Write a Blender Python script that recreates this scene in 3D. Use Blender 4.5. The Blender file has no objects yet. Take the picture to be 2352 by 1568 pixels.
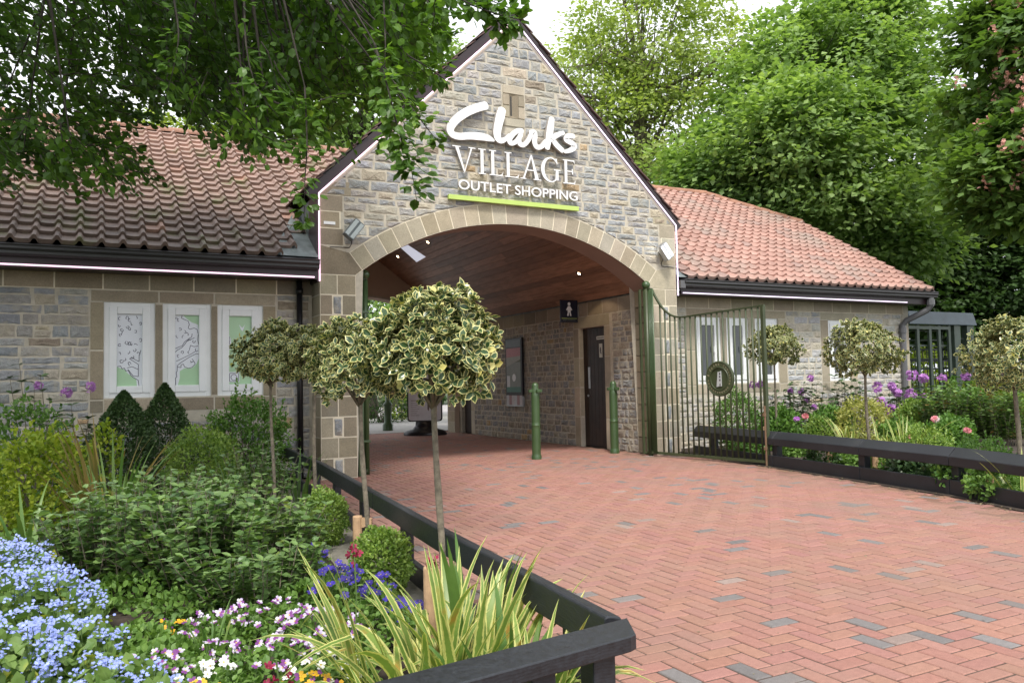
import bpy, bmesh, math, random
import numpy as np
from math import sin, cos, pi, radians, sqrt, atan2, hypot
from mathutils import Matrix, Vector
rng = np.random.default_rng(11)
random.seed(5)
SC = bpy.context.scene
# ---------------------------------------------------------------- camera, world, sun, exposure
CAM = np.array([-5.0488, -9.5166, 1.1])
RT = np.array([0.8881026, -0.45919688, -0.02029799]); UP = np.array([-0.00570087, -0.05516089, 0.9984612]); FW = np.array([0.45960992, 0.88662027, 0.05160635])
FPX = 1838.68
cd = bpy.data.cameras.new('camera'); co = bpy.data.objects.new('camera', cd); SC.collection.objects.link(co)
cd.sensor_fit = 'HORIZONTAL'; cd.sensor_width = 36.0; cd.lens = 36.0 * FPX / 2352.0
cd.clip_start = 0.05; cd.clip_end = 600
co.matrix_world = Matrix(((RT[0], UP[0], -FW[0], CAM[0]), (RT[1], UP[1], -FW[1], CAM[1]), (RT[2], UP[2], -FW[2], CAM[2]), (0, 0, 0, 1)))
SC.camera = co
SC.view_settings.view_transform = 'Standard'; SC.view_settings.look = 'None'; SC.view_settings.gamma = 1; SC.view_settings.exposure = 0.8
SC.cycles.max_bounces = 10; SC.cycles.transparent_max_bounces = 8; SC.cycles.diffuse_bounces = 5; SC.cycles.transmission_bounces = 6; SC.cycles.glossy_bounces = 3
SC.cycles.sample_clamp_indirect = 6
SUN_EL, SUN_AZ = radians(56), radians(205)          # azimuth of the sun measured from +Y clockwise
W = bpy.data.worlds.new('World'); SC.world = W; W.use_nodes = True
nt = W.node_tree; nt.nodes.clear()
sky = nt.nodes.new('ShaderNodeTexSky'); sky.sky_type = 'NISHITA'; sky.sun_disc = False; sky.sun_elevation = SUN_EL; sky.sun_rotation = SUN_AZ
sky.air_density = 1.0; sky.dust_density = 4.0; sky.ozone_density = 1.0
hs = nt.nodes.new('ShaderNodeHueSaturation'); hs.inputs['Saturation'].default_value = 0.22
mx = nt.nodes.new('ShaderNodeMix'); mx.data_type = 'RGBA'; mx.inputs['Factor'].default_value = 0.72
tc = nt.nodes.new('ShaderNodeTexCoord'); cl = nt.nodes.new('ShaderNodeTexNoise'); cl.inputs['Scale'].default_value = 1.6; cl.inputs['Detail'].default_value = 5
cr = nt.nodes.new('ShaderNodeValToRGB'); cr.color_ramp.elements[0].position = .3; cr.color_ramp.elements[0].color = (6.6, 6.9, 7.6, 1); cr.color_ramp.elements[1].position = .7; cr.color_ramp.elements[1].color = (9.2, 9.3, 9.6, 1)
bg = nt.nodes.new('ShaderNodeBackground'); bg.inputs['Strength'].default_value = 0.12
wo = nt.nodes.new('ShaderNodeOutputWorld')
L = nt.links.new
L(sky.outputs[0], hs.inputs['Color']); L(hs.outputs[0], mx.inputs['A']); L(tc.outputs['Generated'], cl.inputs['Vector']); L(cl.outputs['Fac'], cr.inputs[0]); L(cr.outputs[0], mx.inputs['B']); L(mx.outputs['Result'], bg.inputs['Color']); L(bg.outputs[0], wo.inputs[0])
sd = bpy.data.lights.new('sun', 'SUN'); sd.energy = 2.0; sd.angle = radians(12); sd.color = (1.0, 0.95, 0.88)
so = bpy.data.objects.new('sun', sd); SC.collection.objects.link(so)
sdir = Vector((sin(SUN_AZ) * cos(SUN_EL), cos(SUN_AZ) * cos(SUN_EL), sin(SUN_EL)))
so.rotation_euler = sdir.to_track_quat('Z', 'Y').to_euler(); so.location = sdir * 40

# ---------------------------------------------------------------- where a picture point lies in the surveyed place
def ray(x, y): return FW + RT * (x - 1176) / FPX - UP * (y - 784) / FPX
def AtZ(x, y, z=0.0): d = ray(x, y); return CAM + d * (z - CAM[2]) / d[2]
def AtY(x, y, Y=0.0): d = ray(x, y); return CAM + d * (Y - CAM[1]) / d[1]
def AtX(x, y, X=0.0): d = ray(x, y); return CAM + d * (X - CAM[0]) / d[0]
def AtD(x, y, D): return CAM + ray(x, y) * D
def depth(p): return float((np.asarray(p, float) - CAM) @ FW)

# ---------------------------------------------------------------- objects and meshes
WL = {}
def thing(name, label, cat, loc=(0, 0, 0), group=None, kind=None):
    o = bpy.data.objects.new(name, None); SC.collection.objects.link(o); o.location = loc; o.empty_display_size = .1
    WL[o.name] = np.array(loc, float)
    o['label'] = label; o['category'] = cat
    if group: o['group'] = group
    if kind: o['kind'] = kind
    return o
def tag(o, label=None, cat=None, group=None, kind=None):
    if label: o['label'] = label
    if cat: o['category'] = cat
    if group: o['group'] = group
    if kind: o['kind'] = kind
    return o
def mk(name, V, faces, mats, parent=None, mi=None, smooth=False, attrs=None, cols=None, loc=None, bevel=0, label=None):
    """faces: list of int arrays (k,n) or a list of index lists."""
    V = np.asarray(V, float).reshape(-1, 3)
    base = WL[parent.name] if parent is not None else (np.array(loc, float) if loc is not None else np.zeros(3))
    me = bpy.data.meshes.new(name)
    if len(faces) and not isinstance(faces[0], np.ndarray):
        by = {}
        order = []
        for i, f in enumerate(faces): by.setdefault(len(f), []).append(i)
        arr = [np.array([faces[i] for i in ix], dtype=np.int32) for ix in by.values()]
        if mi is not None:
            mi = np.concatenate([np.asarray(mi)[ix] for ix in by.values()])
        faces = arr
    faces = [f for f in faces if len(f)]
    me.vertices.add(len(V)); me.vertices.foreach_set('co', (V - base).astype(np.float32).ravel())
    lt = np.concatenate([np.full(len(f), f.shape[1]) for f in faces]); ls = np.concatenate([[0], np.cumsum(lt)[:-1]])
    li = np.concatenate([f.ravel() for f in faces]).astype(np.int32)
    me.loops.add(len(li)); me.polygons.add(len(lt))
    me.loops.foreach_set('vertex_index', li); me.polygons.foreach_set('loop_start', ls.astype(np.int32))
    for m in (mats if isinstance(mats, (list, tuple)) else [mats]): me.materials.append(m)
    if mi is not None: me.polygons.foreach_set('material_index', np.asarray(mi, dtype=np.int32))
    me.update(calc_edges=True)
    if smooth: me.polygons.foreach_set('use_smooth', np.ones(len(lt), dtype=bool))
    else: me.polygons.foreach_set('use_smooth', np.zeros(len(lt), dtype=bool))
    for k, v in (attrs or {}).items():
        a = me.attributes.new(k, 'FLOAT', 'POINT'); a.data.foreach_set('value', np.asarray(v, np.float32))
    if cols is not None:
        c = np.ones((len(V), 4), np.float32); c[:, :3] = cols
        a = me.attributes.new('col', 'FLOAT_COLOR', 'POINT'); a.data.foreach_set('color', c.ravel())
    o = bpy.data.objects.new(name, me); SC.collection.objects.link(o)
    if parent is not None: o.parent = parent; WL[o.name] = base
    else: o.location = base; WL[o.name] = base
    if bevel:
        b = o.modifiers.new('bevel', 'BEVEL'); b.width = bevel; b.segments = 2; b.limit_method = 'ANGLE'; b.angle_limit = radians(40)
    if label: o['label'] = label
    return o

class G:
    def __init__(s): s.v = []; s.f = []; s.c = []; s.n = 0; s.m = []
    def add(s, V, F, col=None, mi=0):
        V = np.asarray(V, float); s.v.append(V); s.f += [[i + s.n for i in f] for f in F]; s.m += [mi] * len(F)
        s.c.append(np.tile(np.array(col if col is not None else (.5, .5, .5), float), (len(V), 1)) if np.ndim(col) < 2 else np.asarray(col))
        s.n += len(V); return s
    def box(s, x0, x1, y0, y1, z0, z1, col=None, mi=0, M=None):
        V = np.array([[x, y, z] for x in (x0, x1) for y in (y0, y1) for z in (z0, z1)], float)
        if M is not None: V = V @ M[0].T + M[1]
        return s.add(V, [(0, 1, 3, 2), (4, 6, 7, 5), (0, 4, 5, 1), (2, 3, 7, 6), (0, 2, 6, 4), (1, 5, 7, 3)], col, mi)
    def beam(s, a, b, w, h, col=None, up=(0, 0, 1), mi=0):
        a = np.array(a, float); b = np.array(b, float); d = b - a; Ln = np.linalg.norm(d); d /= Ln
        u = np.array(up, float); r = np.cross(d, u); r /= np.linalg.norm(r); u = np.cross(r, d)
        V = [p + r * (w / 2 * i) + u * (h / 2 * j) for p in (a, b) for i, j in ((-1, -1), (1, -1), (1, 1), (-1, 1))]
        return s.add(V, [(3, 2, 1, 0), (4, 5, 6, 7), (0, 1, 5, 4), (1, 2, 6, 5), (2, 3, 7, 6), (3, 0, 4, 7)], col, mi)
    def tube(s, pts, rad, n=8, col=None, cap=True, mi=0):
        P = np.array(pts, float); k = len(P); rad = np.full(k, rad, float) if np.ndim(rad) == 0 else np.array(rad, float)
        T = np.gradient(P, axis=0); T /= np.linalg.norm(T, axis=1)[:, None] + 1e-12
        ref = np.array([0, 0, 1.]) if abs(T[0][2]) < .9 else np.array([1., 0, 0]); V = []
        for i in range(k):
            a = np.cross(T[i], ref); a /= np.linalg.norm(a) + 1e-12; b = np.cross(T[i], a); ref = -b if False else ref
            for j in range(n): t = 2 * pi * j / n; V.append(P[i] + rad[i] * (a * cos(t) + b * sin(t)))
        F = [(i * n + j, i * n + (j + 1) % n, (i + 1) * n + (j + 1) % n, (i + 1) * n + j) for i in range(k - 1) for j in range(n)]
        if cap: F += [tuple(range(n))[::-1], tuple(range((k - 1) * n, k * n))]
        return s.add(V, F, col, mi)
    def lathe(s, c, prof, n=20, col=None, mi=0):
        c = np.array(c, float); V = [c + np.array([r * cos(2 * pi * j / n), r * sin(2 * pi * j / n), z]) for r, z in prof for j in range(n)]
        k = len(prof); F = [(i * n + j, i * n + (j + 1) % n, (i + 1) * n + (j + 1) % n, (i + 1) * n + j) for i in range(k - 1) for j in range(n)]
        return s.add(V, F, col, mi)
    def prism(s, poly, U, Vv, O, N, h, col=None, mi=0):
        """poly in (u,v); front at +N*h, back at 0"""
        U, Vv, O, N = (np.array(a, float) for a in (U, Vv, O, N)); k = len(poly)
        b = [O + U * p[0] + Vv * p[1] for p in poly]; V = b + [q + N * h for q in b]
        F = [tuple(range(k, 2 * k)), tuple(range(k))[::-1]] + [(i, (i + 1) % k, k + (i + 1) % k, k + i) for i in range(k)]
        return s.add(V, F, col, mi)
    def out(s, name, mat, parent=None, smooth=False, bevel=0, loc=None, label=None):
        return mk(name, np.concatenate(s.v), s.f, mat, parent, mi=s.m if isinstance(mat, (list, tuple)) else None, smooth=smooth, cols=np.concatenate(s.c), bevel=bevel, loc=loc, label=label)

# ---------------------------------------------------------------- materials
def newmat(name):
    m = bpy.data.materials.new(name); m.use_nodes = True; t = m.node_tree; p = t.nodes['Principled BSDF']; return m, t, p
def noise(t, scale, detail=4, src='Object', rough=.6, vec=None):
    n = t.nodes.new('ShaderNodeTexNoise'); n.inputs['Scale'].default_value = scale; n.inputs['Detail'].default_value = detail; n.inputs['Roughness'].default_value = rough
    if vec is None:
        c = t.nodes.new('ShaderNodeTexCoord'); vec = c.outputs[src]
    t.links.new(vec, n.inputs['Vector']); return n
def ramp(t, src, stops):
    r = t.nodes.new('ShaderNodeValToRGB'); t.links.new(src, r.inputs[0]); e = r.color_ramp.elements
    e[0].position, e[0].color = stops[0][0], (*stops[0][1], 1); e[1].position, e[1].color = stops[-1][0], (*stops[-1][1], 1)
    for p_, c_ in stops[1:-1]: x = e.new(p_); x.color = (*c_, 1)
    return r
def mixc(t, a, b, fac, mode='MIX'):
    m = t.nodes.new('ShaderNodeMix'); m.data_type = 'RGBA'; m.blend_type = mode
    for k, v in (('A', a), ('B', b), ('Factor', fac)):
        if isinstance(v, (int, float)): m.inputs[k].default_value = v
        elif isinstance(v, tuple): m.inputs[k].default_value = (*v, 1)
        else: t.links.new(v, m.inputs[k])
    return m.outputs['Result']
def bump(t, p, h, strength, dist=.01, normal=None):
    b = t.nodes.new('ShaderNodeBump'); b.inputs['Strength'].default_value = strength; b.inputs['Distance'].default_value = dist
    t.links.new(h, b.inputs['Height']); 
    if normal: t.links.new(normal, b.inputs['Normal'])
    t.links.new(b.outputs[0], p.inputs['Normal']); return b
def attr(t, name):
    a = t.nodes.new('ShaderNodeAttribute'); a.attribute_name = name; return a
def simple(name, col, rough=.6, metal=0., var=.15, vscale=6, bmp=.0, bscale=60, spec=.5):
    m, t, p = newmat(name); n = noise(t, vscale, 5)
    r = ramp(t, n.outputs['Fac'], [(.3, tuple(c * (1 - var) for c in col)), (.7, tuple(min(1, c * (1 + var)) for c in col))])
    t.links.new(r.outputs[0], p.inputs['Base Color']); p.inputs['Roughness'].default_value = rough; p.inputs['Metallic'].default_value = metal; p.inputs['Specular IOR Level'].default_value = spec
    if bmp: bump(t, p, noise(t, bscale, 6).outputs['Fac'], bmp, .004)
    return m
def emit(name, col, s):
    m, t, p = newmat(name); p.inputs['Base Color'].default_value = (*col, 1); p.inputs['Emission Color'].default_value = (*col, 1); p.inputs['Emission Strength'].default_value = s; return m
def colmat(name, rough=.8, nscale=14, amt=.35, bmp=.5, bscale=45, bdist=.012, spec=.3, dirt=None, fine=120):
    """surface whose base colour comes from the per-piece colour stored on the mesh, varied by noise"""
    m, t, p = newmat(name); a = attr(t, 'col'); n = noise(t, nscale, 6)
    r = ramp(t, n.outputs['Fac'], [(.25, (1 - amt,) * 3), (.75, (1 + amt * .6,) * 3)])
    c = mixc(t, a.outputs['Color'], r.outputs[0], 1., 'MULTIPLY')
    n2 = noise(t, fine, 3); r2 = ramp(t, n2.outputs['Fac'], [(.35, (.82,) * 3), (.65, (1.12,) * 3)])
    c = mixc(t, c, r2.outputs[0], 1., 'MULTIPLY')
    if dirt:
        n3 = noise(t, dirt[1], 5); f = ramp(t, n3.outputs['Fac'], [(dirt[2], (0,) * 3), (dirt[3], (1,) * 3)])
        c = mixc(t, c, dirt[0], f.outputs[0])
    t.links.new(c, p.inputs['Base Color']); p.inputs['Roughness'].default_value = rough; p.inputs['Specular IOR Level'].default_value = spec
    if bmp: bump(t, p, noise(t, bscale, 8, rough=.7).outputs['Fac'], bmp, bdist)
    return m
def leafmat(name, c0, c1, trans=.35, rough=.45, margin=None, edge=.72, vary=2.5, tcol=None, third=None, vein=.0, spec=.35):
    """c0..c1 chosen per leaf (attribute rnd); margin = colour of the leaf edge (attribute lu = 1 at the edge)"""
    m, t, p = newmat(name); a = attr(t, 'rnd'); n = noise(t, vary, 3)
    ad = t.nodes.new('ShaderNodeMath'); ad.operation = 'MULTIPLY_ADD'; ad.inputs[1].default_value = .7; ad.use_clamp = True
    t.links.new(a.outputs['Fac'], ad.inputs[0])
    sb = t.nodes.new('ShaderNodeMath'); sb.operation = 'MULTIPLY_ADD'; sb.inputs[1].default_value = 1.2; sb.inputs[2].default_value = -.45
    t.links.new(n.outputs['Fac'], sb.inputs[0]); t.links.new(sb.outputs[0], ad.inputs[2])
    st = [(0., c0), (1., c1)] if third is None else [(0., c0), (.8, c1), (.97, third)]
    c = ramp(t, ad.outputs[0], st).outputs[0]
    lu = attr(t, 'lu')
    if margin:
        ed = t.nodes.new('ShaderNodeMath'); ed.operation = 'MULTIPLY_ADD'; ed.inputs[1].default_value = .5; ed.inputs[2].default_value = -.25
        nn = noise(t, 60, 2); t.links.new(nn.outputs['Fac'], ed.inputs[0]); ad2 = t.nodes.new('ShaderNodeMath'); ad2.operation = 'ADD'; t.links.new(lu.outputs['Fac'], ad2.inputs[0]); t.links.new(ed.outputs[0], ad2.inputs[1])
        f = ramp(t, ad2.outputs[0], [(edge - .05, (0,) * 3), (edge + .05, (1,) * 3)]); c = mixc(t, c, margin, f.outputs[0])
    t.links.new(c, p.inputs['Base Color']); p.inputs['Roughness'].default_value = rough; p.inputs['Specular IOR Level'].default_value = spec
    tr = t.nodes.new('ShaderNodeBsdfTranslucent'); mx_ = t.nodes.new('ShaderNodeMixShader'); mx_.inputs[0].default_value = trans
    tcx = mixc(t, c, tcol or (1.25, 1.35, .55), 1., 'MULTIPLY'); t.links.new(tcx, tr.inputs['Color'])
    t.links.new(p.outputs[0], mx_.inputs[1]); t.links.new(tr.outputs[0], mx_.inputs[2]); t.links.new(mx_.outputs[0], t.nodes['Material Output'].inputs[0])
    return m
# ---------------------------------------------------------------- shared materials
M = {}
M['stone'] = colmat('rubble_stone', .88, 16, .26, 1., 30, .016, dirt=((.47, .42, .32), 7., .50, .72))
M['ashlar'] = colmat('dressed_stone', .85, 5, .16, .35, 110, .004, dirt=((.25, .24, .19), 2.2, .6, .85))
M['mortar'] = simple('mortar', (.50, .45, .36), .95, var=.2, vscale=12, bmp=.6, bscale=90)
M['joint'] = simple('joint_mortar', (.52, .475, .385), .95, var=.15, vscale=12, bmp=.4, bscale=90)
M['pale_joint'] = simple('pale_pointing', (.74, .67, .52), .95, var=.12, vscale=12)
M['darkjoint'] = simple('paving_sand', (.09, .06, .045), .95, var=.4, vscale=30, bmp=.5)
M['paver'] = colmat('clay_paver', .78, 40, .16, .5, 150, .003, spec=.25, dirt=((.25, .18, .14), .8, .45, .95), fine=260)
M['tileL'] = colmat('weathered_clay_tile', .62, 7, .35, .5, 60, .006, spec=.5, dirt=((.11, .13, .04), 2.6, .55, .74))
M['tileR'] = colmat('clay_pantile', .75, 3, .22, .4, 60, .005, spec=.3, dirt=((.34, .27, .23), 1.1, .48, .72))
M['ridge'] = colmat('ridge_tile_clay', .7, 8, .3, .4, 60, .005, spec=.3)
M['brown'] = simple('dark_brown_paint', (.030, .018, .020), .38, var=.15, vscale=3, spec=.5)
M['gutter'] = simple('gutter_plastic', (.035, .034, .036), .35, var=.12, vscale=2, spec=.55)
M['grpipe'] = simple('grey_pipe', (.11, .11, .115), .4, var=.1)
M['blackpaint'] = simple('black_stained_timber', (.012, .014, .018), .42, var=.35, vscale=18, bmp=.45, bscale=35, spec=.5)
M['green'] = simple('green_gloss_paint', (.050, .092, .034), .3, var=.10, vscale=5, spec=.6, bmp=.08, bscale=25)
M['gateg'] = simple('olive_gate_paint', (.052, .068, .030), .45, var=.2, vscale=6, spec=.5)
M['white'] = simple('white_upvc', (.80, .82, .82), .3, var=.03)
M['glass'] = simple('dark_window_glass', (.035, .042, .045), .06, var=.25, vscale=1.2, spec=.8)
M['door'] = simple('dark_stained_door', (.026, .014, .010), .42, var=.5, vscale=5, bmp=.3, bscale=30)
M['plaster'] = simple('beige_plaster', (.46, .36, .28), .9, var=.06, vscale=3, bmp=.1, bscale=80)
M['soffit'] = simple('painted_arch_soffit', (.33, .235, .195), .8, var=.08, vscale=2)
M['signw'] = simple('white_sign_acrylic', (.86, .86, .85), .35, var=.02)
M['signside'] = simple('sign_letter_return', (.42, .38, .34), .5, var=.05)
M['lime'] = simple('lime_sign_bar', (.50, .66, .16), .45, var=.04)
M['lead'] = simple('lead_sheet', (.20, .23, .23), .55, metal=.2, var=.35, vscale=7, bmp=.3, bscale=14)
M['navy'] = simple('navy_sign', (.010, .014, .03), .3, var=.1)
M['metal'] = simple('brushed_metal', (.45, .46, .47), .35, metal=.8, var=.15)
M['greym'] = simple('lamp_housing_grey', (.10, .12, .125), .4, var=.15)
M['black'] = simple('black_plastic', (.012, .012, .014), .3, var=.2)
M['led'] = emit('pink_white_led', (1., .68, .86), .85)
M['ledr'] = emit('violet_white_led', (.88, .74, .96), .7)
M['bulb'] = emit('warm_downlight', (1., .74, .46), 14)
M['floodface'] = emit('lit_flood_glass', (.86, .95, 1.), 1.1)
M['skyl'] = emit('skylight_glow', (.62, .64, .74), .45)  # glow stands in for daylight coming through the skylight
M['slate'] = simple('blue_grey_canopy_metal', (.085, .12, .145), .35, var=.18, vscale=4)
M['tsg'] = simple('turnstile_green_grey', (.07, .10, .075), .4, var=.15)
M['stake'] = simple('pale_timber_stake', (.46, .30, .17), .8, var=.25, vscale=15, bmp=.3)
M['bark'] = simple('grey_bark', (.17, .145, .105), .9, var=.45, vscale=35, bmp=.9, bscale=60)
M['bark2'] = simple('dark_bark', (.045, .038, .03), .95, var=.4, vscale=8, bmp=.6, bscale=30)
M['soil'] = simple('dark_soil', (.045, .032, .024), 1., var=.5, vscale=14, bmp=1., bscale=30)
M['conc'] = simple('edging_concrete', (.26, .24, .20), .95, var=.25, vscale=9, bmp=.5)
M['asph'] = simple('pale_path_tarmac', (.36, .34, .33), .95, var=.12, vscale=8, bmp=.3)
M['grassg'] = simple('rough_ground', (.05, .07, .025), 1., var=.5, vscale=3)
def railmat():
    m, t, p = newmat('black_stained_rough_timber'); c = t.nodes.new('ShaderNodeTexCoord'); ge = t.nodes.new('ShaderNodeNewGeometry')
    mp = t.nodes.new('ShaderNodeMapping'); mp.inputs['Scale'].default_value = (1, 1, 1); t.links.new(c.outputs['Object'], mp.inputs['Vector'])
    w = t.nodes.new('ShaderNodeTexWave'); w.wave_type = 'BANDS'; w.bands_direction = 'Z'; w.inputs['Scale'].default_value = 38; w.inputs['Distortion'].default_value = 5; w.inputs['Detail'].default_value = 3; w.inputs['Detail Scale'].default_value = .7; t.links.new(mp.outputs[0], w.inputs['Vector'])
    n = noise(t, 55, 8, rough=.75); n2 = noise(t, 2.2, 5); a = mixc(t, w.outputs['Color'], n.outputs['Color'], .75)
    r = ramp(t, n2.outputs['Fac'], [(.35, (.010, .012, .016)), (.6, (.017, .020, .025)), (.8, (.045, .046, .045))])
    r2 = ramp(t, n.outputs['Fac'], [(.35, (.55,) * 3), (.7, (1.6,) * 3)]); t.links.new(mixc(t, r.outputs[0], r2.outputs[0], 1., 'MULTIPLY'), p.inputs['Base Color'])
    rr = ramp(t, n.outputs['Fac'], [(.3, (.36,) * 3), (.75, (.6,) * 3)]); t.links.new(rr.outputs[0], p.inputs['Roughness']); p.inputs['Specular IOR Level'].default_value = .6
    bump(t, p, a, .22, .003); return m
M['blackpaint'] = railmat()
def plankmat():
    m, t, p = newmat('varnished_ceiling_boards'); a = attr(t, 'col'); c = t.nodes.new('ShaderNodeTexCoord'); mp = t.nodes.new('ShaderNodeMapping')
    mp.inputs['Scale'].default_value = (9, 1.1, 9); t.links.new(c.outputs['Object'], mp.inputs['Vector'])
    n = noise(t, 3, 6, vec=mp.outputs[0]); r = ramp(t, n.outputs['Fac'], [(.3, (.66, .6, .55)), (.6, (1.15, 1.1, 1.05))]); cc = mixc(t, a.outputs['Color'], r.outputs[0], 1., 'MULTIPLY')
    v = t.nodes.new('ShaderNodeTexVoronoi'); mp2 = t.nodes.new('ShaderNodeMapping'); mp2.inputs['Scale'].default_value = (7, 3, 7); t.links.new(c.outputs['Object'], mp2.inputs['Vector']); t.links.new(mp2.outputs[0], v.inputs['Vector'])
    k = ramp(t, v.outputs['Distance'], [(.06, (.3, .2, .15)), (.13, (1, 1, 1))]); cc = mixc(t, cc, k.outputs[0], 1., 'MULTIPLY')
    t.links.new(cc, p.inputs['Base Color']); p.inputs['Roughness'].default_value = .42; return m
M['plank'] = plankmat()

# ---------------------------------------------------------------- stone work laid piece by piece
def clip(poly, n, d):
    """keep points with n.p <= d"""
    out = []
    for i in range(len(poly)):
        a, b = poly[i], poly[(i + 1) % len(poly)]; da = n[0] * a[0] + n[1] * a[1] - d; db = n[0] * b[0] + n[1] * b[1] - d
        if da <= 0: out.append(a)
        if (da < 0 < db) or (db < 0 < da): t_ = da / (da - db); out.append((a[0] + t_ * (b[0] - a[0]), a[1] + t_ * (b[1] - a[1])))
    return out
def area(p): return abs(sum(p[i][0] * p[(i + 1) % len(p)][1] - p[(i + 1) % len(p)][0] * p[i][1] for i in range(len(p)))) / 2
def inset(poly, d):
    c = np.mean(poly, axis=0); o = []
    k = len(poly)
    s_ = sum(poly[i][0] * poly[(i + 1) % k][1] - poly[(i + 1) % k][0] * poly[i][1] for i in range(k)); sg = 1 if s_ > 0 else -1
    for i in range(k):
        a, b, e = (np.array(poly[j % k]) for j in (i - 1, i, i + 1)); u = (b - a) / (np.linalg.norm(b - a) + 1e-9); w = (e - b) / (np.linalg.norm(e - b) + 1e-9)
        n1 = np.array([-u[1], u[0]]) * sg; n2 = np.array([-w[1], w[0]]) * sg
        o.append(tuple(b + (n1 + n2) / max(.4, 1 + n1 @ n2) * d))
    return o
PAL = [((.36, .372, .382), 9), ((.405, .41, .405), 8), ((.325, .34, .35), 4), ((.43, .415, .38), 7), ((.475, .445, .38), 4), ((.50, .44, .335), 1.5), ((.54, .39, .23), .4), ((.36, .30, .23), 1.)]
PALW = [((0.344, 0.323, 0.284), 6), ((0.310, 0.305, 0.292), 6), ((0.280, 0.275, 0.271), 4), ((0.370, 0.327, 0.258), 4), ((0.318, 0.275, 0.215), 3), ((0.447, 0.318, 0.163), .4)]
def pick(pal, r):
    w = np.array([b for a, b in pal], float); w /= w.sum(); c = np.array(pal[r.choice(len(pal), p=w)][0]); return c * r.uniform(.86, 1.14) * np.array([r.uniform(.97, 1.04), 1, r.uniform(.95, 1.05)])
def stone_poly(g, poly, O, U, N, h, col, r, rough=.010, gap=.005):
    """one rock-faced stone: poly in (u, z) on the wall plane through O; U along the wall, Z up, N outward"""
    if len(poly) < 3 or area(poly) < .0008: return
    p0 = inset(poly, gap)
    if area(p0) < .0006: return
    P = []                                                     # outline with a few extra points, jittered
    for i in range(len(p0)):
        a, b = np.array(p0[i]), np.array(p0[(i + 1) % len(p0)]); L_ = np.linalg.norm(b - a); k = max(1, int(L_ / .055))
        for j in range(k): q = a + (b - a) * j / k; P.append(q + (r.normal(0, .0038, 2) if rough > .004 else 0))
    P = np.array(P); c = P.mean(0); k = len(P)
    def W3(q, w): return O + U * q[0] + np.array([0, 0, 1.]) * q[1] + N * w
    mn = min(P[:, 0].max() - P[:, 0].min(), P[:, 1].max() - P[:, 1].min())
    i1 = min(.010 if rough > .004 else .003, mn * .2)
    V = [W3(q, -.004) for q in P]; f = 1 - i1 / max(.03, mn / 2)
    V += [W3(c + (q - c) * f, h * r.uniform(.55, 1.0) if rough > .004 else h) for q in P]
    if rough > .004: V += [W3(c + (q - c) * f * .62, h + r.uniform(-.2, 1.) * rough) for q in P]; V += [W3(c, h + r.uniform(0, 1) * rough)]
    else: V += [W3(c, h)]
    F = [(i, (i + 1) % k, k + (i + 1) % k, k + i) for i in range(k)]
    if rough > .004: F += [(k + i, k + (i + 1) % k, 2 * k + (i + 1) % k, 2 * k + i) for i in range(k)] + [(2 * k + i, 2 * k + (i + 1) % k, 3 * k) for i in range(k)]
    else: F += [(k + i, k + (i + 1) % k, 2 * k) for i in range(k)]
    g.add(V, F, col)
def rubble(g, u0, u1, z0, z1, O, U, N, seed=1, holes=(), planes=(), circle=None, hmin=.085, hmax=.15, lmin=.14, lmax=.42, pal=PAL, gap=.0045, h=.006):
    """coursed rubble; holes: (u0,u1,z0,z1) left open; planes: (n,d) keep n.p<=d; circle: (cu,cz,R) keep outside"""
    r = np.random.default_rng(seed); z = z0; hmin *= .9; lmin *= .8; O = np.array(O, float); U = np.array(U, float); N = np.array(N, float)
    while z < z1 - .03:
        hh = min(r.uniform(hmin, hmax), z1 - z); 
        if z1 - z - hh < .04: hh = z1 - z
        segs = [(u0, u1)]
        for a, b, c_, d_ in holes:
            if z + hh > c_ + .01 and z < d_ - .01:
                segs = [q for s_ in segs for q in (((s_[0], min(s_[1], a)), (max(s_[0], b), s_[1])) if s_[0] < b and s_[1] > a else (s_,)) if q[1] - q[0] > .02]
        for s0, s1 in segs:
            u = s0
            while u < s1 - .01:
                l = r.uniform(lmin, lmax)
                if s1 - u - l < .09: l = s1 - u
                pieces = [(z, z + hh)]
                if hh > .125 and r.random() < .28: zm = z + hh * r.uniform(.4, .6); pieces = [(z, zm), (zm, z + hh)]
                for za, zb in pieces:
                    poly = [(u, za), (u + l, za), (u + l, zb), (u, zb)]
                    for n_, d_ in planes: poly = clip(poly, n_, d_) if len(poly) > 2 else poly
                    if circle and len(poly) > 2:
                        cx = np.mean([q[0] for q in poly]) - circle[0]; cz = np.mean([q[1] for q in poly]) - circle[1]; rr = hypot(cx, cz)
                        if min(hypot(q[0] - circle[0], q[1] - circle[1]) for q in poly) < circle[2] + .01:
                            nn = (cx / rr, cz / rr); poly = clip(poly, (-nn[0], -nn[1]), -(nn[0] * circle[0] + nn[1] * circle[1] + circle[2] + .004))
                    if len(poly) > 2: stone_poly(g, poly, O, U, N, h * r.uniform(.6, 1.5), pick(pal, r), r, gap=gap)
                u += l
        z += hh
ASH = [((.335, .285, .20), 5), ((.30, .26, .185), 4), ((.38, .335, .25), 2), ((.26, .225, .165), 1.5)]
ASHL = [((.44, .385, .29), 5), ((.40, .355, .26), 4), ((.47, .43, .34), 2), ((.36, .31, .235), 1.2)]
def ash(g, polys, O, U, N, pal=ASH, h=.004, seed=3, gap=.0042):
    r = np.random.default_rng(seed); O = np.array(O, float); U = np.array(U, float); N = np.array(N, float)
    for p_ in polys: stone_poly(g, p_, O, U, N, h, pick(pal, r), r, rough=.001, gap=gap)
def rect(a, b, c, d): return [(a, c), (b, c), (b, d), (a, d)]
XU = (1, 0, 0); YN = (0, -1, 0)

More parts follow.
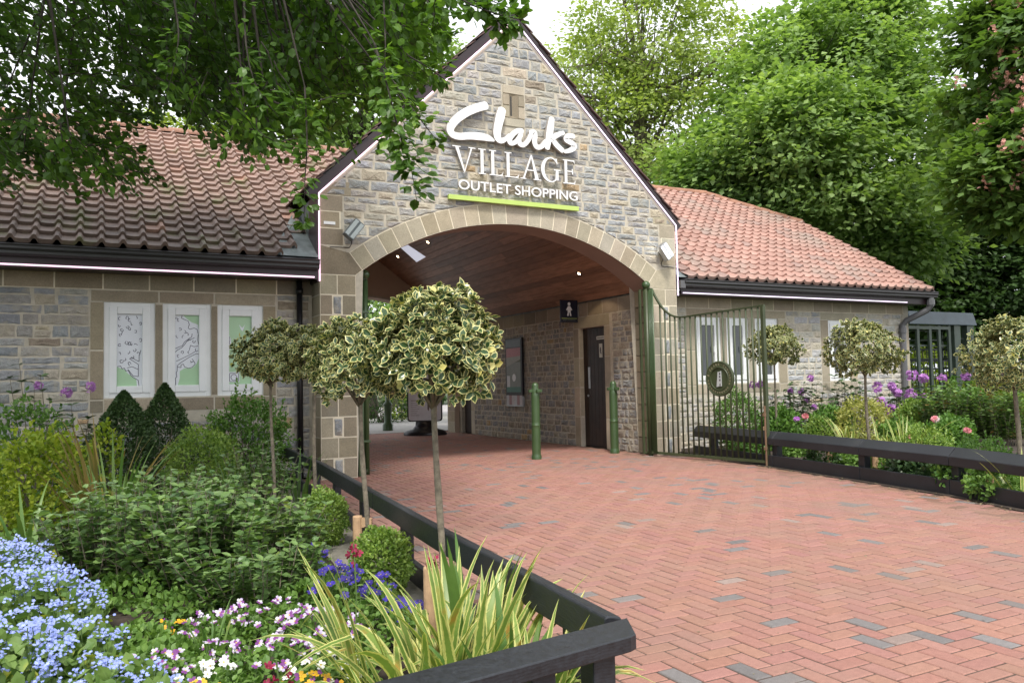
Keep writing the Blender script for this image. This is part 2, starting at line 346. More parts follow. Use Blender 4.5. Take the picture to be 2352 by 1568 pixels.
# ---------------------------------------------------------------- the entrance building
B = thing('entrance_building', 'stone entrance building with pointed gable over a wide arch and tiled wings', 'building', (0, 0, 0))
HW, OW, HS, RC = 2.69, 2.25, 2.45, 3.6           # half width, half opening, springing, intrados radius
CZ = 3.24 - RC; RO = RC + .265; ZK, ZA = 3.42, 6.06
SL = (ZA - ZK) / HW
def zin(x): return CZ + sqrt(max(0, RC * RC - x * x)) if abs(x) < OW else 0.
def ztop(x): return ZA - SL * abs(x)
# backing wall (mortar) with the arch cut out
g = G(); xs = sorted(set([-HW, -OW - 1e-4, -OW, OW, OW + 1e-4, HW, 0] + list(np.linspace(-OW, OW, 49)))); n = len(xs); D0 = .46
V = [];
for y in (.0006, D0):
    for x in xs: V.append((x, y, zin(x) if -OW <= x <= OW else 0)); V.append((x, y, ztop(x)))
F = []
for i in range(n - 1):
    a = 2 * i; F.append((a, a + 2, a + 3, a + 1)); q = 2 * n + a; F.append((q, q + 1, q + 3, q + 2)); F.append((a + 1, a + 3, q + 3, q + 1))
F += [(0, 1, 2 * n + 1, 2 * n), (2 * n - 2, 4 * n - 2, 4 * n - 1, 2 * n - 1)]
mk('gable_wall_core', V, F, M['joint'], B)
# soffit lining
V = []; F = []; th = [pi / 2 + t_ for t_ in np.linspace(-math.asin(OW / RC), math.asin(OW / RC), 41)]
for t_ in th:
    for rr, yy in ((RC - .002, .012), (RC - .002, D0 + .01)): V.append((rr * cos(t_), yy, CZ + rr * sin(t_)))
for i in range(40): F.append((2 * i, 2 * i + 1, 2 * i + 3, 2 * i + 2))
mk('arch_soffit', V, F, M['soffit'], B, smooth=True)
g = G()
rubble(g, -HW, HW, 2.82, 6.0, (0, 0, 0), XU, YN, 7, holes=[(-.19, .15, 4.58, 5.15), (-HW, -2.40, 2.8, 3.42), (2.40, HW, 2.8, 3.42)],
       planes=[((SL, 1), ZA - .045), ((-SL, 1), ZA - .045)], circle=(0, CZ, RO), gap=.005)
g.out('gable_wall', M['stone'], B)
g = G(); polys = []
A0 = math.asin(OW / RC); AN = []                                  # voussoirs
k = 11; key = .045
for sgn in (-1, 1):
    for i in range(k):
        a, b = key + (A0 - .03 - key) * i / k, key + (A0 - .03 - key) * (i + 1) / k
        P_ = [(sgn * r_ * sin(t_), CZ + r_ * cos(t_)) for r_, t_ in ((RC, a), (RO, a), (RO, (a + b) / 2), (RO, b), (RC, b), (RC, (a + b) / 2))]
        polys.append(P_)
polys.append([(r_ * sin(t_), CZ + r_ * cos(t_)) for r_, t_ in ((RC, -key), (RC, key), (RO, key), (RO, -key))])
ash(g, polys, (0, 0, 0), XU, YN, ASHL, .0045, 5, gap=.0055)
g.out('arch_stones', M['ashlar'], B)
g = G(); ts = np.linspace(-A0, A0, 41)
for t0_, t1_ in zip(ts[:-1], ts[1:]): g.prism([(RC * sin(t0_), CZ + RC * cos(t0_)), (RC * sin(t1_), CZ + RC * cos(t1_)), (RO * sin(t1_), CZ + RO * cos(t1_)), (RO * sin(t0_), CZ + RO * cos(t0_))], XU, (0, 0, 1), (0, .0004, 0), YN, .0022)
for s in (-1, 1): g.box(*sorted((s * (OW + .001), s * (HW - .001))), -.0018, .0004, 0, HS); g.box(*sorted((s * (HW - .26), s * (HW - .001))), -.0018, .0004, 2.9, ZK)
g.out('pointing', M['pale_joint'], B)
for s in (-1, 1):
    g = G()
    a = A0 - .03; pin = (s * RC * sin(a), CZ + RC * cos(a)); po = (s * RO * sin(a), CZ + RO * cos(a))
    ps = [[(s * OW, HS), pin, po, (s * HW, po[1] + .08), (s * HW, HS)]]
    zz = po[1] + .08; row = 0
    while zz < ZK - .05:
        z2 = min(zz + .205, ZK); wv = .25 if row % 2 else .29
        ps.append(rect(*sorted((s * HW, s * (HW - wv))), zz, z2)); zz = z2; row += 1
    ps.append([(s * HW, ZK), (s * (HW - .40), ZK), (s * (HW - .40), ZK + .18), (s * (HW - .02 - .17 / SL), ZK + .17)])
    z = 0; row = 0; hh = HS / 10
    while z < HS - .01:
        if row % 2 == 0: ps += [rect(*sorted((s * OW, s * (OW + .17))), z, z + hh), rect(*sorted((s * (OW + .29), s * HW)), z, z + hh)]
        else: ps += [rect(*sorted((s * OW, s * (OW + .23))), z, z + hh), rect(*sorted((s * (OW + .23), s * HW)), z, z + hh)]
        z += hh; row += 1
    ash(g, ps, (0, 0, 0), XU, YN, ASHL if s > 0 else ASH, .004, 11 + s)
    # returns into the passage and outer flanks
    z = 0; row = 0
    while z < HS - .01:
        for (y0, y1) in (((0.01, .23), (.23, .46)) if row % 2 else ((0.01, .46),)):
            ash(g, [rect(y0, y1, z, z + hh)], (s * OW, 0, 0), (0, 1, 0), (-s, 0, 0), ASH, .004, 31 + row)
        ash(g, [rect(.01, .4, z, z + hh)], (s * HW, 0, 0), (0, 1, 0), (s, 0, 0), ASH, .004, 51 + row)
        z += hh; row += 1
    g.out('pier_stones', M['ashlar'], B)
r = np.random.default_rng(4)
for s in (-1, 1):
    g = G()
    for i in range(0, 10, 2):
        stone_poly(g, rect(*sorted((s * (OW + .175), s * (OW + .285))), i * hh + .01, i * hh + hh - .01), np.zeros(3), np.array(XU, float), np.array(YN, float), .012, np.array((.36, .375, .38)) * r.uniform(.85, 1.1), r)
    g.out('pier_rubble', M['stone'], B)
# slit window in the gable
g = G(); ash(g, [rect(-.19, .15, 5.03, 5.15), rect(-.19, .15, 4.58, 4.70), rect(-.19, -.085, 4.70, 4.87), rect(-.19, -.085, 4.87, 5.03), rect(.045, .15, 4.70, 4.87), rect(.045, .15, 4.87, 5.03)], (0, 0, 0), XU, YN, ASHL, .014, 8)
slit = g.out('slit_window', M['ashlar'], B)
g = G(); g.add([(-.085, -.012, 4.70), (.045, -.012, 4.70), (.045, -.012, 5.03), (-.085, -.012, 5.03), (-.068, .0004, 4.73), (-.048, .0004, 4.73), (-.048, .0004, 5.0), (-.068, .0004, 5.0)], [(0, 1, 5, 4), (1, 2, 6, 5), (2, 3, 7, 6), (3, 0, 4, 7)], (.27, .225, .16))  # darker reveal tone puts the shade of a deep recess into the colour
g.out('reveal', M['ashlar'], slit); G().box(-.068, -.048, -.0012, .0002, 4.73, 5.0).out('opening', M['black'], slit)  # black strip stands in for the dark of the slot; wall behind is solid
# barge boards and gatehouse roof
for s in (-1, 1):
    g = G(); d = np.array([s * HW, ZK - ZA]); d /= np.linalg.norm(d); nrm = np.array([s * -d[1], s * d[0]]); nrm = nrm if nrm[1] > 0 else -nrm
    a = np.array([0, ZA]); b = np.array([s * HW, ZK]) + d * .10
    P_ = [a + nrm * .012, b + nrm * .012, b + nrm * .125, a + np.array([0, .125 / nrm[1]])]
    g.prism([tuple(q) for q in P_], XU, (0, 0, 1), (0, .10, 0), YN, .07, (.05, .03, .03))
    g.out('barge_board', M['brown'], B)
    g = G(); nrow = 20; LL = np.linalg.norm(b - a)
    for i in range(nrow):
        p0 = a + np.array([0, .125 / nrm[1]]) + d * (LL * i / nrow); p1 = p0 + d * (LL / nrow + .03)
        q = [p0 + nrm * .004, p1 + nrm * .030, p1 + nrm * .045, p0 + nrm * .020]
        g.prism([tuple(t_) for t_ in q], XU, (0, 0, 1), (0, 8.1, 0), YN, 8.1 - (.02 if i % 3 else .0), (.12, .07, .06))
    g.out('gatehouse_roof', M['tileL'], B)
    sx = s * (HW + .006)
    g = G(); g.box(*sorted((sx, sx + s * .02)), .03, .44, 2.36, 3.42); g.out('kneeler_cladding', M['brown'], B)
# passage: side walls, ceiling, back wall
LB = 7.25; HCL = 2.45; SCL = .73
for s in (-1, 1):
    g = G()
    for y0, y1, z0 in (((D0, 1.33, 0), (1.33, 2.10, 2.0), (2.10, 6.6, 0), (6.6, 7.13, 2.0), (7.13, LB + .4, 0)) if s > 0 else ((D0, LB + .4, 0),)):
        g.box(*sorted((s * (OW + .012), s * (OW + .5))), y0, y1, z0, 2.42, (.3, .27, .2))
    g.out('passage_wall_core', M['mortar'], B)
g = G()
holes = [(1.10, 2.27, 0, 2.2), (6.42, 7.25, 0, 2.2)]
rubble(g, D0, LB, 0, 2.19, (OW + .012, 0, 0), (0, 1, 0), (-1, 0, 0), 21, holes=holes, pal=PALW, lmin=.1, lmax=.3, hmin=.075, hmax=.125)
g.out('passage_wall', M['stone'], B)
g = G()
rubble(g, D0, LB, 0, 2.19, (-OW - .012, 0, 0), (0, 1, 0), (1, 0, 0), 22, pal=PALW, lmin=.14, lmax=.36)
g.out('passage_wall', M['stone'], B)
for s in (-1, 1):
    g = G(); ash(g, [rect(y, min(y + .45, LB), 2.195, 2.43) for y in np.arange(D0, LB, .45)], (s * (OW + .012), 0, 0), (0, 1, 0), (-s, 0, 0), ASH, .004, 9); g.out('frieze', M['ashlar'], B)
for s in (-1, 1):                                                  # sloping board ceiling
    g = G(); nb = 21; Lw = OW + .02; r = np.random.default_rng(6 + s)
    for i in range(nb):
        x0, x1 = Lw * (1 - i / nb), Lw * (1 - (i + 1) / nb)
        z0, z1 = HCL + SCL * (Lw - x0), HCL + SCL * (Lw - x1); y = D0
        while y < LB:
            y2 = min(LB, y + r.uniform(1.4, 2.8)); c = np.array((.31, .185, .125)) * r.uniform(.62, 1.3); gp = .0075
            V = [(s * (x0 - gp), y, z0), (s * (x1 + gp), y, z1), (s * (x1 + gp), y2 - .002, z1), (s * (x0 - gp), y2 - .002, z0)]; V += [(a_, b_, c_ + .02) for a_, b_, c_ in V]
            g.add(V, [(0, 1, 2, 3), (4, 7, 6, 5), (0, 4, 5, 1), (2, 6, 7, 3), (1, 5, 6, 2), (3, 7, 4, 0)], c); y = y2
    g.out('ceiling_boards', M['plank'], B)
    mk('ceiling_backing', [(s * (Lw + .1), D0, HCL - .04), (0, D0, HCL + SCL * Lw + .035), (0, LB + .3, HCL + SCL * Lw + .035), (s * (Lw + .1), LB + .3, HCL - .04)], [(0, 1, 2, 3)], M['black'], B)
OB, RB = 2.15, 3.6; CB = 3.02 - RB                                # back wall with its own arch
def zb(x): return CB + sqrt(RB * RB - x * x) if abs(x) < OB else 0
xs = sorted(set([-HW, -OB, OB, HW] + list(np.linspace(-OB + 1e-3, OB - 1e-3, 33)))); n = len(xs); V = []; F = []
for y in (LB, LB + .42):
    for x in xs: V += [(x, y, zb(x)), (x, y, min(ztop(x), 4.5))]
for i in range(n - 1):
    a = 2 * i; q = 2 * n + a; F += [(a, a + 2, a + 3, a + 1), (q, q + 1, q + 3, q + 2), (a, q, q + 2, a + 2)]
mk('rear_arch_wall', V, F, M['plaster'], B)
g = G(); ash(g, [rect(LB + y0, LB + y1, i * .245, i * .245 + .245) for i in range(9) for y0, y1 in (((0, .2), (.2, .42)) if i % 2 else ((0, .42),))], (OB, 0, 0), (0, 1, 0), (-1, 0, 0), ASH, .006, 77); g.out('rear_pier_stones', M['ashlar'], B)
g = G()
for i in range(24):
    a, b = -.62 + 1.24 * i / 24, -.62 + 1.24 * (i + 1) / 24
    g.prism([(RB * sin(a), CB + RB * cos(a)), (RB * sin(b), CB + RB * cos(b)), ((RB + .05) * sin(b), CB + (RB + .05) * cos(b)), ((RB + .05) * sin(a), CB + (RB + .05) * cos(a))], XU, (0, 0, 1), (0, LB, 0), YN, .012, (.5, .45, .38))
g.out('rear_arch_trim', M['ashlar'], B)
# skylight in the right slope and two doors
def ceil(x, y, off=-.004): return (x, y, HCL + SCL * (OW + .02 - x) + off)
def on_ceil(px, py):
    n_ = np.array((SCL, 0, 1.)); rr = ray(px, py); return CAM + rr * ((HCL + SCL * (OW + .02) - .006 - n_ @ CAM) / (n_ @ rr))
V = [on_ceil(917, 566), on_ceil(936, 562), on_ceil(978, 590), on_ceil(957, 602)]; mk('skylight', V, [(0, 1, 2, 3)], M['skyl'], B)
# doors of the right passage wall
def door(y0, y1, zt, name_lbl, full=True):
    X = OW
    g = G(); ash(g, [rect(.012, .11, i * .5, i * .5 + .5) for i in range(4)], (X, y1, 0), (1, 0, 0), (0, -1, 0), ASHL, .003, 14); ash(g, [rect(y0 - .17, y0 - .003, i * .5, i * .5 + .5) for i in range(4)] + [rect(y1 + .003, y1 + .17, i * .5, i * .5 + .5) for i in range(4)] + [rect(y0 - .17, y1 + .17, 2.0, 2.195)], (X + .012, 0, 0), (0, 1, 0), (-1, 0, 0), ASHL, .004, 13)
    g.out('door_surround', M['ashlar'], B)
    X = OW + .10; dr = G(); n_ = 7; wv = (y1 - y0) / n_
    for i in range(n_): dr.box(X + .0, X + .008, y0 + i * wv + .003, y0 + (i + 1) * wv - .003, .03, 1.97)
    dr.box(X + .0085, X + .0095, y0, y1, 0, 2.0)
    o = dr.out('door', M['door'], B, label=name_lbl)
    f = G(); f.box(X - .002, X + .010, y0, y0 + .03, 0, 2.0); f.box(X - .002, X + .010, y1 - .03, y1, 0, 2.0); f.box(X - .002, X + .010, y0 + .03, y1 - .03, 1.972, 2.0); f.out('door_frame', M['door'], o)
    return o
d1 = door(1.33, 2.10, 2.0, 'dark boarded door with small white notices')
G().box(OW + .1 - .006, OW + .1 - .001, 1.90, 1.96, .98, 1.34).out('push_plate', M['metal'], d1)
g = G(); g.tube([(OW + .1 - .002, 1.945, .86), (OW + .1 - .03, 1.945, .86)], [.014, .02], 10); g.out('handle', M['metal'], d1)
g = G(); g.box(OW + .1 - .005, OW + .1 - .001, 1.44, 1.68, 1.79, 1.845); g.box(OW + .1 - .005, OW + .1 - .001, 1.52, 1.61, 1.49, 1.72); g.out('notice', simple('pale_notice', (.55, .55, .5), .5, var=.05), d1)
g = G(); g.box(OW + .1 - .0065, OW + .1 - .0052, 1.46, 1.66, 1.81, 1.825); g.tube([(OW + .1 - .006, 1.565, 1.66), (OW + .1 - .006, 1.575, 1.60), (OW + .1 - .006, 1.55, 1.55)], .008, 6); g.tube([(OW + .1 - .006, 1.585, 1.625), (OW + .1 - .006, 1.55, 1.61)], .006, 6); g.out('notice_print', M['navy'], d1)
door(6.6, 7.13, 2.0, None)
# ---------------------------------------------------------------- wings: walls, windows, roofs, eaves
YW = .40; ZE = 2.62; SW = .60; YR = 4.25
def zroof(y): return 2.68 + SW * y
ZR = zroof(YR)
def window(x0, x1, z0, z1, frost=True):
    w = G(); y0, y1 = YW + .02, YW + .09; a = .055
    w.box(x0, x0 + a, y0, y1, z0, z1); w.box(x1 - a, x1, y0, y1, z0, z1); w.box(x0 + a, x1 - a, y0, y1, z0, z0 + a); w.box(x0 + a, x1 - a, y0, y1, z1 - a, z1)
    o = w.out('window', M['white'], B, bevel=.004)
    s_ = G(); b = a - .003; c = b + .080; y0 -= .014; y1 -= .004
    s_.box(x0 + b, x0 + c, y0, y1, z0 + b, z1 - b); s_.box(x1 - c, x1 - b, y0, y1, z0 + b, z1 - b); s_.box(x0 + c, x1 - c, y0, y1, z0 + b, z0 + c); s_.box(x0 + c, x1 - c, y0, y1, z1 - c, z1 - b)
    s_.out('sash', M['white'], o, bevel=.008)
    return o, (x0 + c, x1 - c, z0 + c, z1 - c)
decal_g = simple('green_window_film', (.42, .64, .40), .25, var=.03); decal_w = simple('pale_window_film', (.76, .79, .84), .25, var=.03)
def rub_wall(x0, x1, holes, seed, pal=PAL):
    g = G(); rubble(g, x0, x1, 0, 2.225, (0, YW, 0), XU, YN, seed, holes=holes, pal=pal, hmin=.10, hmax=.145, lmin=.16, lmax=.42, gap=.005, h=.007)
    g.out('wing_wall', M['stone'], B)
def core(x0, x1, wins):
    g = G(); xs_ = sorted(set([x0, x1] + [v for w in wins for v in w[:2]]))
    for a, b in zip(xs_[:-1], xs_[1:]):
        m_ = (a + b) / 2; w = [q for q in wins if q[0] < m_ < q[1]]
        if w: g.box(a, b, YW + .0006, YW + .3, 0, w[0][2]); g.box(a, b, YW + .0006, YW + .3, w[0][3], 2.5)
        else: g.box(a, b, YW + .0006, YW + .3, 0, 2.5)
    g.out('wing_wall_core', M['joint'], B)
    G().box(*( (x0, -2.70) if x0 < 0 else (2.70, x1 - .001) ), YW - .0018, YW + .0004, 2.225, 2.499).out('pointing', M['pale_joint'], B)
WL_ = [(-4.99, -4.47), (-4.39, -3.87), (-3.80, -3.28)]; WR_ = [(3.38, 3.90), (4.02, 4.50), (4.64, 5.16)]; WS_ = [(6.36, 6.90)]
Z0, Z1 = 1.02, 2.09
core(-9.6, -2.69, [(a, b, Z0, Z1) for a, b in WL_]); core(2.69, 8.5, [(a, b, Z0, Z1) for a, b in WR_ + WS_])
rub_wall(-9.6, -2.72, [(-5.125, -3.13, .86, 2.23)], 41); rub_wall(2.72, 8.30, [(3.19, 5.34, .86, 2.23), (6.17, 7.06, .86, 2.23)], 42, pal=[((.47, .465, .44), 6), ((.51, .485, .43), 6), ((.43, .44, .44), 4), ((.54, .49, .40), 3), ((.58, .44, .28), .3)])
# returns of the right wing
G().box(8.2, 8.5, YW + .3, 7.9, 0, 2.5).out('end_wall', M['stone'], B)
mk('end_gable', [(8.49, YW, 2.5), (8.49, 8.1, 2.5), (8.49, 4.25, 4.4)], [(0, 1, 2)], M['stone'], B)
g = G(); ash(g, [rect(x, min(x + .47, 8.5), 2.225, 2.5) for x in np.arange(2.72, 8.5, .47)], (0, YW, 0), XU, YN, ASHL, .0045, 61)
ash(g, [rect(8.30, 8.5, i * .25, i * .25 + .25) for i in range(9)], (0, YW, 0), XU, YN, ASHL, .004, 62)
def surround(g, wins, pal, sd, xl, xr):
    ps = [rect(xl, wins[0][0] - .0, .86, 1.0), rect(wins[-1][1], xr, .86, 1.0), rect(xl, wins[0][0], 1.0, 1.55), rect(xl, wins[0][0], 1.55, 2.09), rect(wins[-1][1], xr, 1.0, 1.55), rect(wins[-1][1], xr, 1.55, 2.09)]
    xe = [xl] + [(a[1] + b[0]) / 2 for a, b in zip(wins[:-1], wins[1:])] + [xr]
    ps += [rect(a, b, 2.09, 2.22) for a, b in zip(xe[:-1], xe[1:])]; ps += [rect(max(a, wins[0][0]), min(b, wins[-1][1]), .86, 1.01) for a, b in zip(xe[:-1], xe[1:])]
    for a, b in zip(wins[:-1], wins[1:]): ps.append(rect(a[1], b[0], 1.01, 2.09))
    ash(g, ps, (0, YW, 0), XU, YN, pal, .005, sd)
surround(g, WR_, ASHL, 63, 3.19, 5.34); surround(g, WS_, ASHL, 64, 6.17, 7.06)
g.out('frieze_and_quoins', M['ashlar'], B)
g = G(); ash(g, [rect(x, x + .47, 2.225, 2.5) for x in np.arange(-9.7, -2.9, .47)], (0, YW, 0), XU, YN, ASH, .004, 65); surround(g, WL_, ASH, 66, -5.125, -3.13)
g.out('frieze_and_surround', M['ashlar'], B)
r = np.random.default_rng(2)
for i, (a, b) in enumerate(WL_):
    o, (p0, p1, q0, q1) = window(a, b, Z0, Z1); yp = YW + .045
    G().box(p0 - .01, p1 + .01, yp, yp + .01, q0 - .01, q1 + .01).out('pane', decal_g, o, label='pane covered by pale green printed film')
    w_, h_ = p1 - p0, q1 - q0; g = G()
    def F2(pts): return [(p0 + w_ * u, q1 - h_ * v) for u, v in pts]
    if i == 0: poly = F2([(0, 0), (1, 0), (1, 1), (.80, 1), (.76, .9), (.45, .83), (.3, .77), (.12, .75), (0, .73)])
    elif i == 1: poly = F2([(0, 0), (.34, 0), (.5, .05), (.7, .1), (.97, .13), (1, .2), (1, .62), (.9, .7), (.7, .76), (.4, .76), (.2, .8), (.2, .9), (.12, 1), (0, 1)])
    else: poly = F2([(0, .27), (.1, .34), (.1, .48), (0, .5)])
    g.prism(poly, XU, (0, 0, 1), (0, yp, 0), YN, .0012)
    if i == 2:
        g.prism(F2([(0, .82), (.46, .82), (.46, .97), (0, .97)]), XU, (0, 0, 1), (0, yp, 0), YN, .0012)
        g.prism(F2([(.45, .12), (.6, .17), (.72, .12), (.62, .22), (.55, .2)]), XU, (0, 0, 1), (0, yp, 0), YN, .0012)
    g.out('pale_film', decal_w, o)
    g = G()
    def line(pts, wd=.0065):
        P3 = [np.array((p0 + w_ * u, 0, q1 - h_ * v)) for u, v in pts]
        for A_, B_ in zip(P3[:-1], P3[1:]):
            d = B_ - A_; L_ = np.linalg.norm(d)
            if L_ < 1e-4: continue
            d /= L_; n_ = np.array((-d[2], 0, d[0])) * wd / 2; y_ = yp - .0022 - r.uniform(0, .0006)
            g.add([tuple(q + np.array((0, y_, 0))) for q in (A_ - n_, B_ - n_, B_ + n_, A_ + n_)], [(0, 1, 2, 3)], (.05, .05, .08))
    def squig(u, v, s_=.07, n_=7, arc=4.5):
        t0 = r.uniform(0, 6.28); pts = []
        for k in range(n_): t_ = t0 + arc * k / n_; pts.append((min(.98, max(.02, u + s_ * cos(t_) * r.uniform(.6, 1.3))), v + s_ * .35 * sin(t_) * r.uniform(.6, 1.3)))
        line(pts)
    if i == 0:
        for u, v, a_ in [(.1, .06, 4), (.4, .05, 6), (.5, .08, 5), (.75, .05, 3), (.93, .13, 6), (.1, .15, 3), (.6, .13, 3), (.2, .22, 6), (.42, .18, 6), (.48, .2, 4), (.73, .24, 5), (.15, .29, 3), (.22, .28, 3), (.95, .36, 6), (.1, .43, 6.2), (.38, .40, 6), (.5, .41, 6), (.57, .41, 5), (.75, .43, 3), (.7, .5, 5), (.45, .53, 3), (.1, .55, 3), (.85, .55, 5), (.18, .66, 6), (.3, .63, 4), (.5, .69, 6), (.62, .6, 5)]: squig(u, v, .06, 8, a_)
        line([(.02, .73), (.15, .72), (.2, .76), (.3, .75), (.35, .79), (.45, .78), (.55, .85), (.65, .88), (.85, .92), (.88, 1)]); line([(.45, .77), (.55, .82), (.65, .86), (.85, .87), (.85, .7), (.5, .62), (.6, .6), (.7, .63), (.88, .66), (.88, .58), (.95, .5)]); line([(.4, .75), (.6, .73), (.84, .77)])
    elif i == 1:
        line([(.3, .0), (.26, .04), (.4, .06), (.55, .08), (.6, .13), (.55, .18), (.62, .2), (.8, .18), (.93, .2), (.97, .26)]); line([(.0, .48), (.2, .45), (.3, .44), (.4, .38), (.6, .33), (.7, .31), (.72, .26)]); line([(.0, .53), (.1, .5), (.3, .46), (.4, .42), (.5, .37), (.7, .34), (.82, .32)])
        line([(.05, .66), (.3, .62), (.6, .57), (.85, .52)], .006); line([(.1, .72), (.2, .69), (.6, .6), (.9, .55), (1, .56)]); line([(.1, .72), (.09, .8), (.05, .82), (.08, .88), (.02, .9), (.03, 1)])
        line([(.1, .74), (.25, .75), (.25, .71), (.35, .7), (.4, .74), (.55, .76), (.7, .75), (.85, .7), (.8, .66), (.65, .68)]); line([(.98, .27), (.96, .35), (1, .42)]); line([(.6, .5), (.65, .43), (.8, .45), (.98, .44)])
        for u, v, a_ in [(.05, .06, 3), (.15, .07, 4), (.22, .2, 6), (.4, .24, 4), (.5, .27, 4), (.1, .3, 3), (.35, .31, 3), (.8, .37, 5), (.6, .37, 3), (.3, .53, 6), (.15, .58, 4), (.6, .53, 3), (.7, .65, 5), (.9, .5, 5)]: squig(u, v, .06, 8, a_)
    else:
        line([(.03, .3), (.05, .35), (.02, .4), (.07, .42), (.03, .48)]); line([(.03, .84), (.42, .84), (.42, .96), (.03, .96), (.03, .84)]); line([(.22 + .13 * cos(t_), .9 + .045 * sin(t_)) for t_ in np.linspace(0, 6.28, 13)])
    g.out('line_drawing', simple('dark_line_print', (.06, .06, .10), .4, var=0), o)
for a, b in WR_ + WS_:
    o, (p0, p1, q0, q1) = window(a, b, Z0, Z1)
    G().box(p0 - .01, p1 + .01, YW + .045, YW + .055, q0 - .01, q1 + .01).out('pane', M['glass'], o)
    g = G(); g.tube([(p1 - .02, YW + .03, 1.52), (p1 - .02, YW + .005, 1.53), (p1 - .02, YW, 1.62)], .009, 6); g.out('handle', M['white'], o)
# roofs
def tiles(x0, x1, keep, seed, shade, flip=False, prof=None, wv=.205, gauge=.25, lift=.042):
    r = np.random.default_rng(seed); cs = 1 / sqrt(1 + SW * SW); nrow = int((YR + .1) / (gauge * cs)) + 1; dy = (YR + .08) / nrow; nx = int((x1 - x0) / wv)
    prof = prof or [(0, .0), (.12, -.003), (.35, -.005), (.60, -.002), (.665, .014), (.73, .040), (.81, .050), (.89, .042), (.95, .016), (1., .0)]
    k = len(prof); V = []; F = []; Cc = []
    for j in range(nrow):
        yb = -.08 + j * dy; yt = yb + dy * 1.06
        for i in range(nx):
            xa = x0 + i * wv + (wv * .0); xm = xa + wv / 2
            if not keep(xm, yb + dy / 2): continue
            c = shade(xm, yb, r); base = len(V); jt = r.normal(0, .0018)
            for (yy, lf) in ((yb, lift + jt), (yt, .001)):
                for u, h_ in prof: V.append((xa + wv * u + r.normal(0, .0004), yy - SW * cs * (h_ + lf) * .9, zroof(yy) + cs * (h_ + lf)))
            for u, h_ in prof: V.append((xa + wv * u, yb - SW * cs * (h_ - .003) * .9 + .004, zroof(yb) + cs * (h_ - .006)))
            F += [(base + q, base + q + 1, base + k + q + 1, base + k + q) for q in range(k - 1)] + [(base + 2 * k + q, base + 2 * k + q + 1, base + q + 1, base + q) for q in range(k - 1)]
            Cc += [c] * (3 * k)
    return V, F, np.array(Cc)
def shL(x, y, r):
    t_ = min(1, max(0, y / 3.6)); a = np.array((.17, .122, .10)); b = np.array((.39, .26, .21)); c = a * (1 - t_) + b * t_  # weathered browner eaves; paler ridge tone partly carries sky reflection in the colour
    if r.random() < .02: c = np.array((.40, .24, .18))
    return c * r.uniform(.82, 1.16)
def shR(x, y, r):
    c = np.array((.455, .275, .225)) * r.uniform(.88, 1.10)
    if r.random() < .10: c = c * .5 + np.array((.15, .12, .11))
    return c
def keepL(x, y):
    lim = -.86 - (YR - y) * .61 if y > 1.25 else (-2.70 if y > 1.0 else -3.08 + y * .42)
    return x < lim
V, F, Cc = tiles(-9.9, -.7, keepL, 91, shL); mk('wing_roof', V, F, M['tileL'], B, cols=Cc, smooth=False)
def keepR(x, y):
    lim = .86 + (YR - y) * .61 if y > 1.25 else (2.72 if y > .45 else 2.74 + (.45 - y) * .45)
    if x < lim or x > 8.62: return False
    return x < 8.62 - max(0, y - 2.95) * 1.22
pr2 = [(0, .0), (.15, -.004), (.38, -.005), (.55, .0), (.64, .016), (.74, .036), (.84, .036), (.93, .014), (1., .0)]
V, F, Cc = tiles(.8, 8.75, keepR, 92, shR, prof=pr2, gauge=.235); mk('wing_roof', V, F, M['tileR'], B, cols=Cc, smooth=False)
for x0, x1 in ((-9.9, -.8), (.8, 8.6)):                             # roof body under the tiles and its far slope
    hx = x1 - 1.6 if x0 > 0 else x1
    sg = 1 if x0 > 0 else -1; i0, o0 = (x0, x1) if sg > 0 else (x1, x0); ox = 1.6 if sg > 0 else 0
    V = [(sg * 2.75, -.06, zroof(-.06) - .03), (o0, -.06, zroof(-.06) - .03), (o0, 2.95, zroof(2.95) - .03), (o0 - ox, YR, ZR - .03), (sg * .9, YR, ZR - .03), (sg * 2.75, 8.6, 2.6), (o0, 8.6, 2.6), (o0, 5.5, zroof(2.95) - .03), (sg * 2.75, 1.25, zroof(1.25) - .03), (sg * 2.75, 7.3, zroof(1.25) - .03)]
    mk('roof_body', V, [(0, 1, 2, 3, 4, 8), (4, 3, 7, 6, 5, 9), (3, 2, 7)], M['black'], B)
def ridge(pts, name='ridge_tiles', r_=.085, ln=.36, col=(.42, .22, .15), sd=3):
    g = G(); r = np.random.default_rng(sd)
    for a, b in zip(pts[:-1], pts[1:]):
        a, b = np.array(a, float), np.array(b, float); d = b - a; L_ = np.linalg.norm(d); d /= L_; n_ = max(1, int(L_ / ln)); sdv = np.cross(d, (0, 0, 1)); sdv /= np.linalg.norm(sdv); u = np.cross(sdv, d)
        for i in range(n_):
            p0, p1 = a + d * (L_ * i / n_ + .004), a + d * (L_ * (i + 1) / n_ + .012); c = np.array(col) * r.uniform(.8, 1.15); dz = r.normal(0, .003)
            V = []
            for p, rr in ((p0, r_ * .96), (p1, r_ * 1.05)):
                for t_ in np.linspace(-.25, pi + .25, 11): V.append(p + sdv * rr * cos(t_) + u * (rr * sin(t_) * .85 - .02 + dz))
            g.add(V, [(q, q + 1, 12 + q, 11 + q) for q in range(10)] + [tuple(range(11))[::-1], tuple(range(11, 22))], c)
    g.out(name, M['ridge'], B)
ridge([(-9.9, YR, ZR + .03), (-.9, YR, ZR + .03)], col=(.36, .20, .14)); ridge([(.9, YR, ZR + .03), (7.03, YR, ZR + .03), (8.60, 2.95, zroof(2.95) + .035)], sd=4)
g = G(); g.box(8.585, 8.625, -.05, 2.95, 0, .02)                     # verge
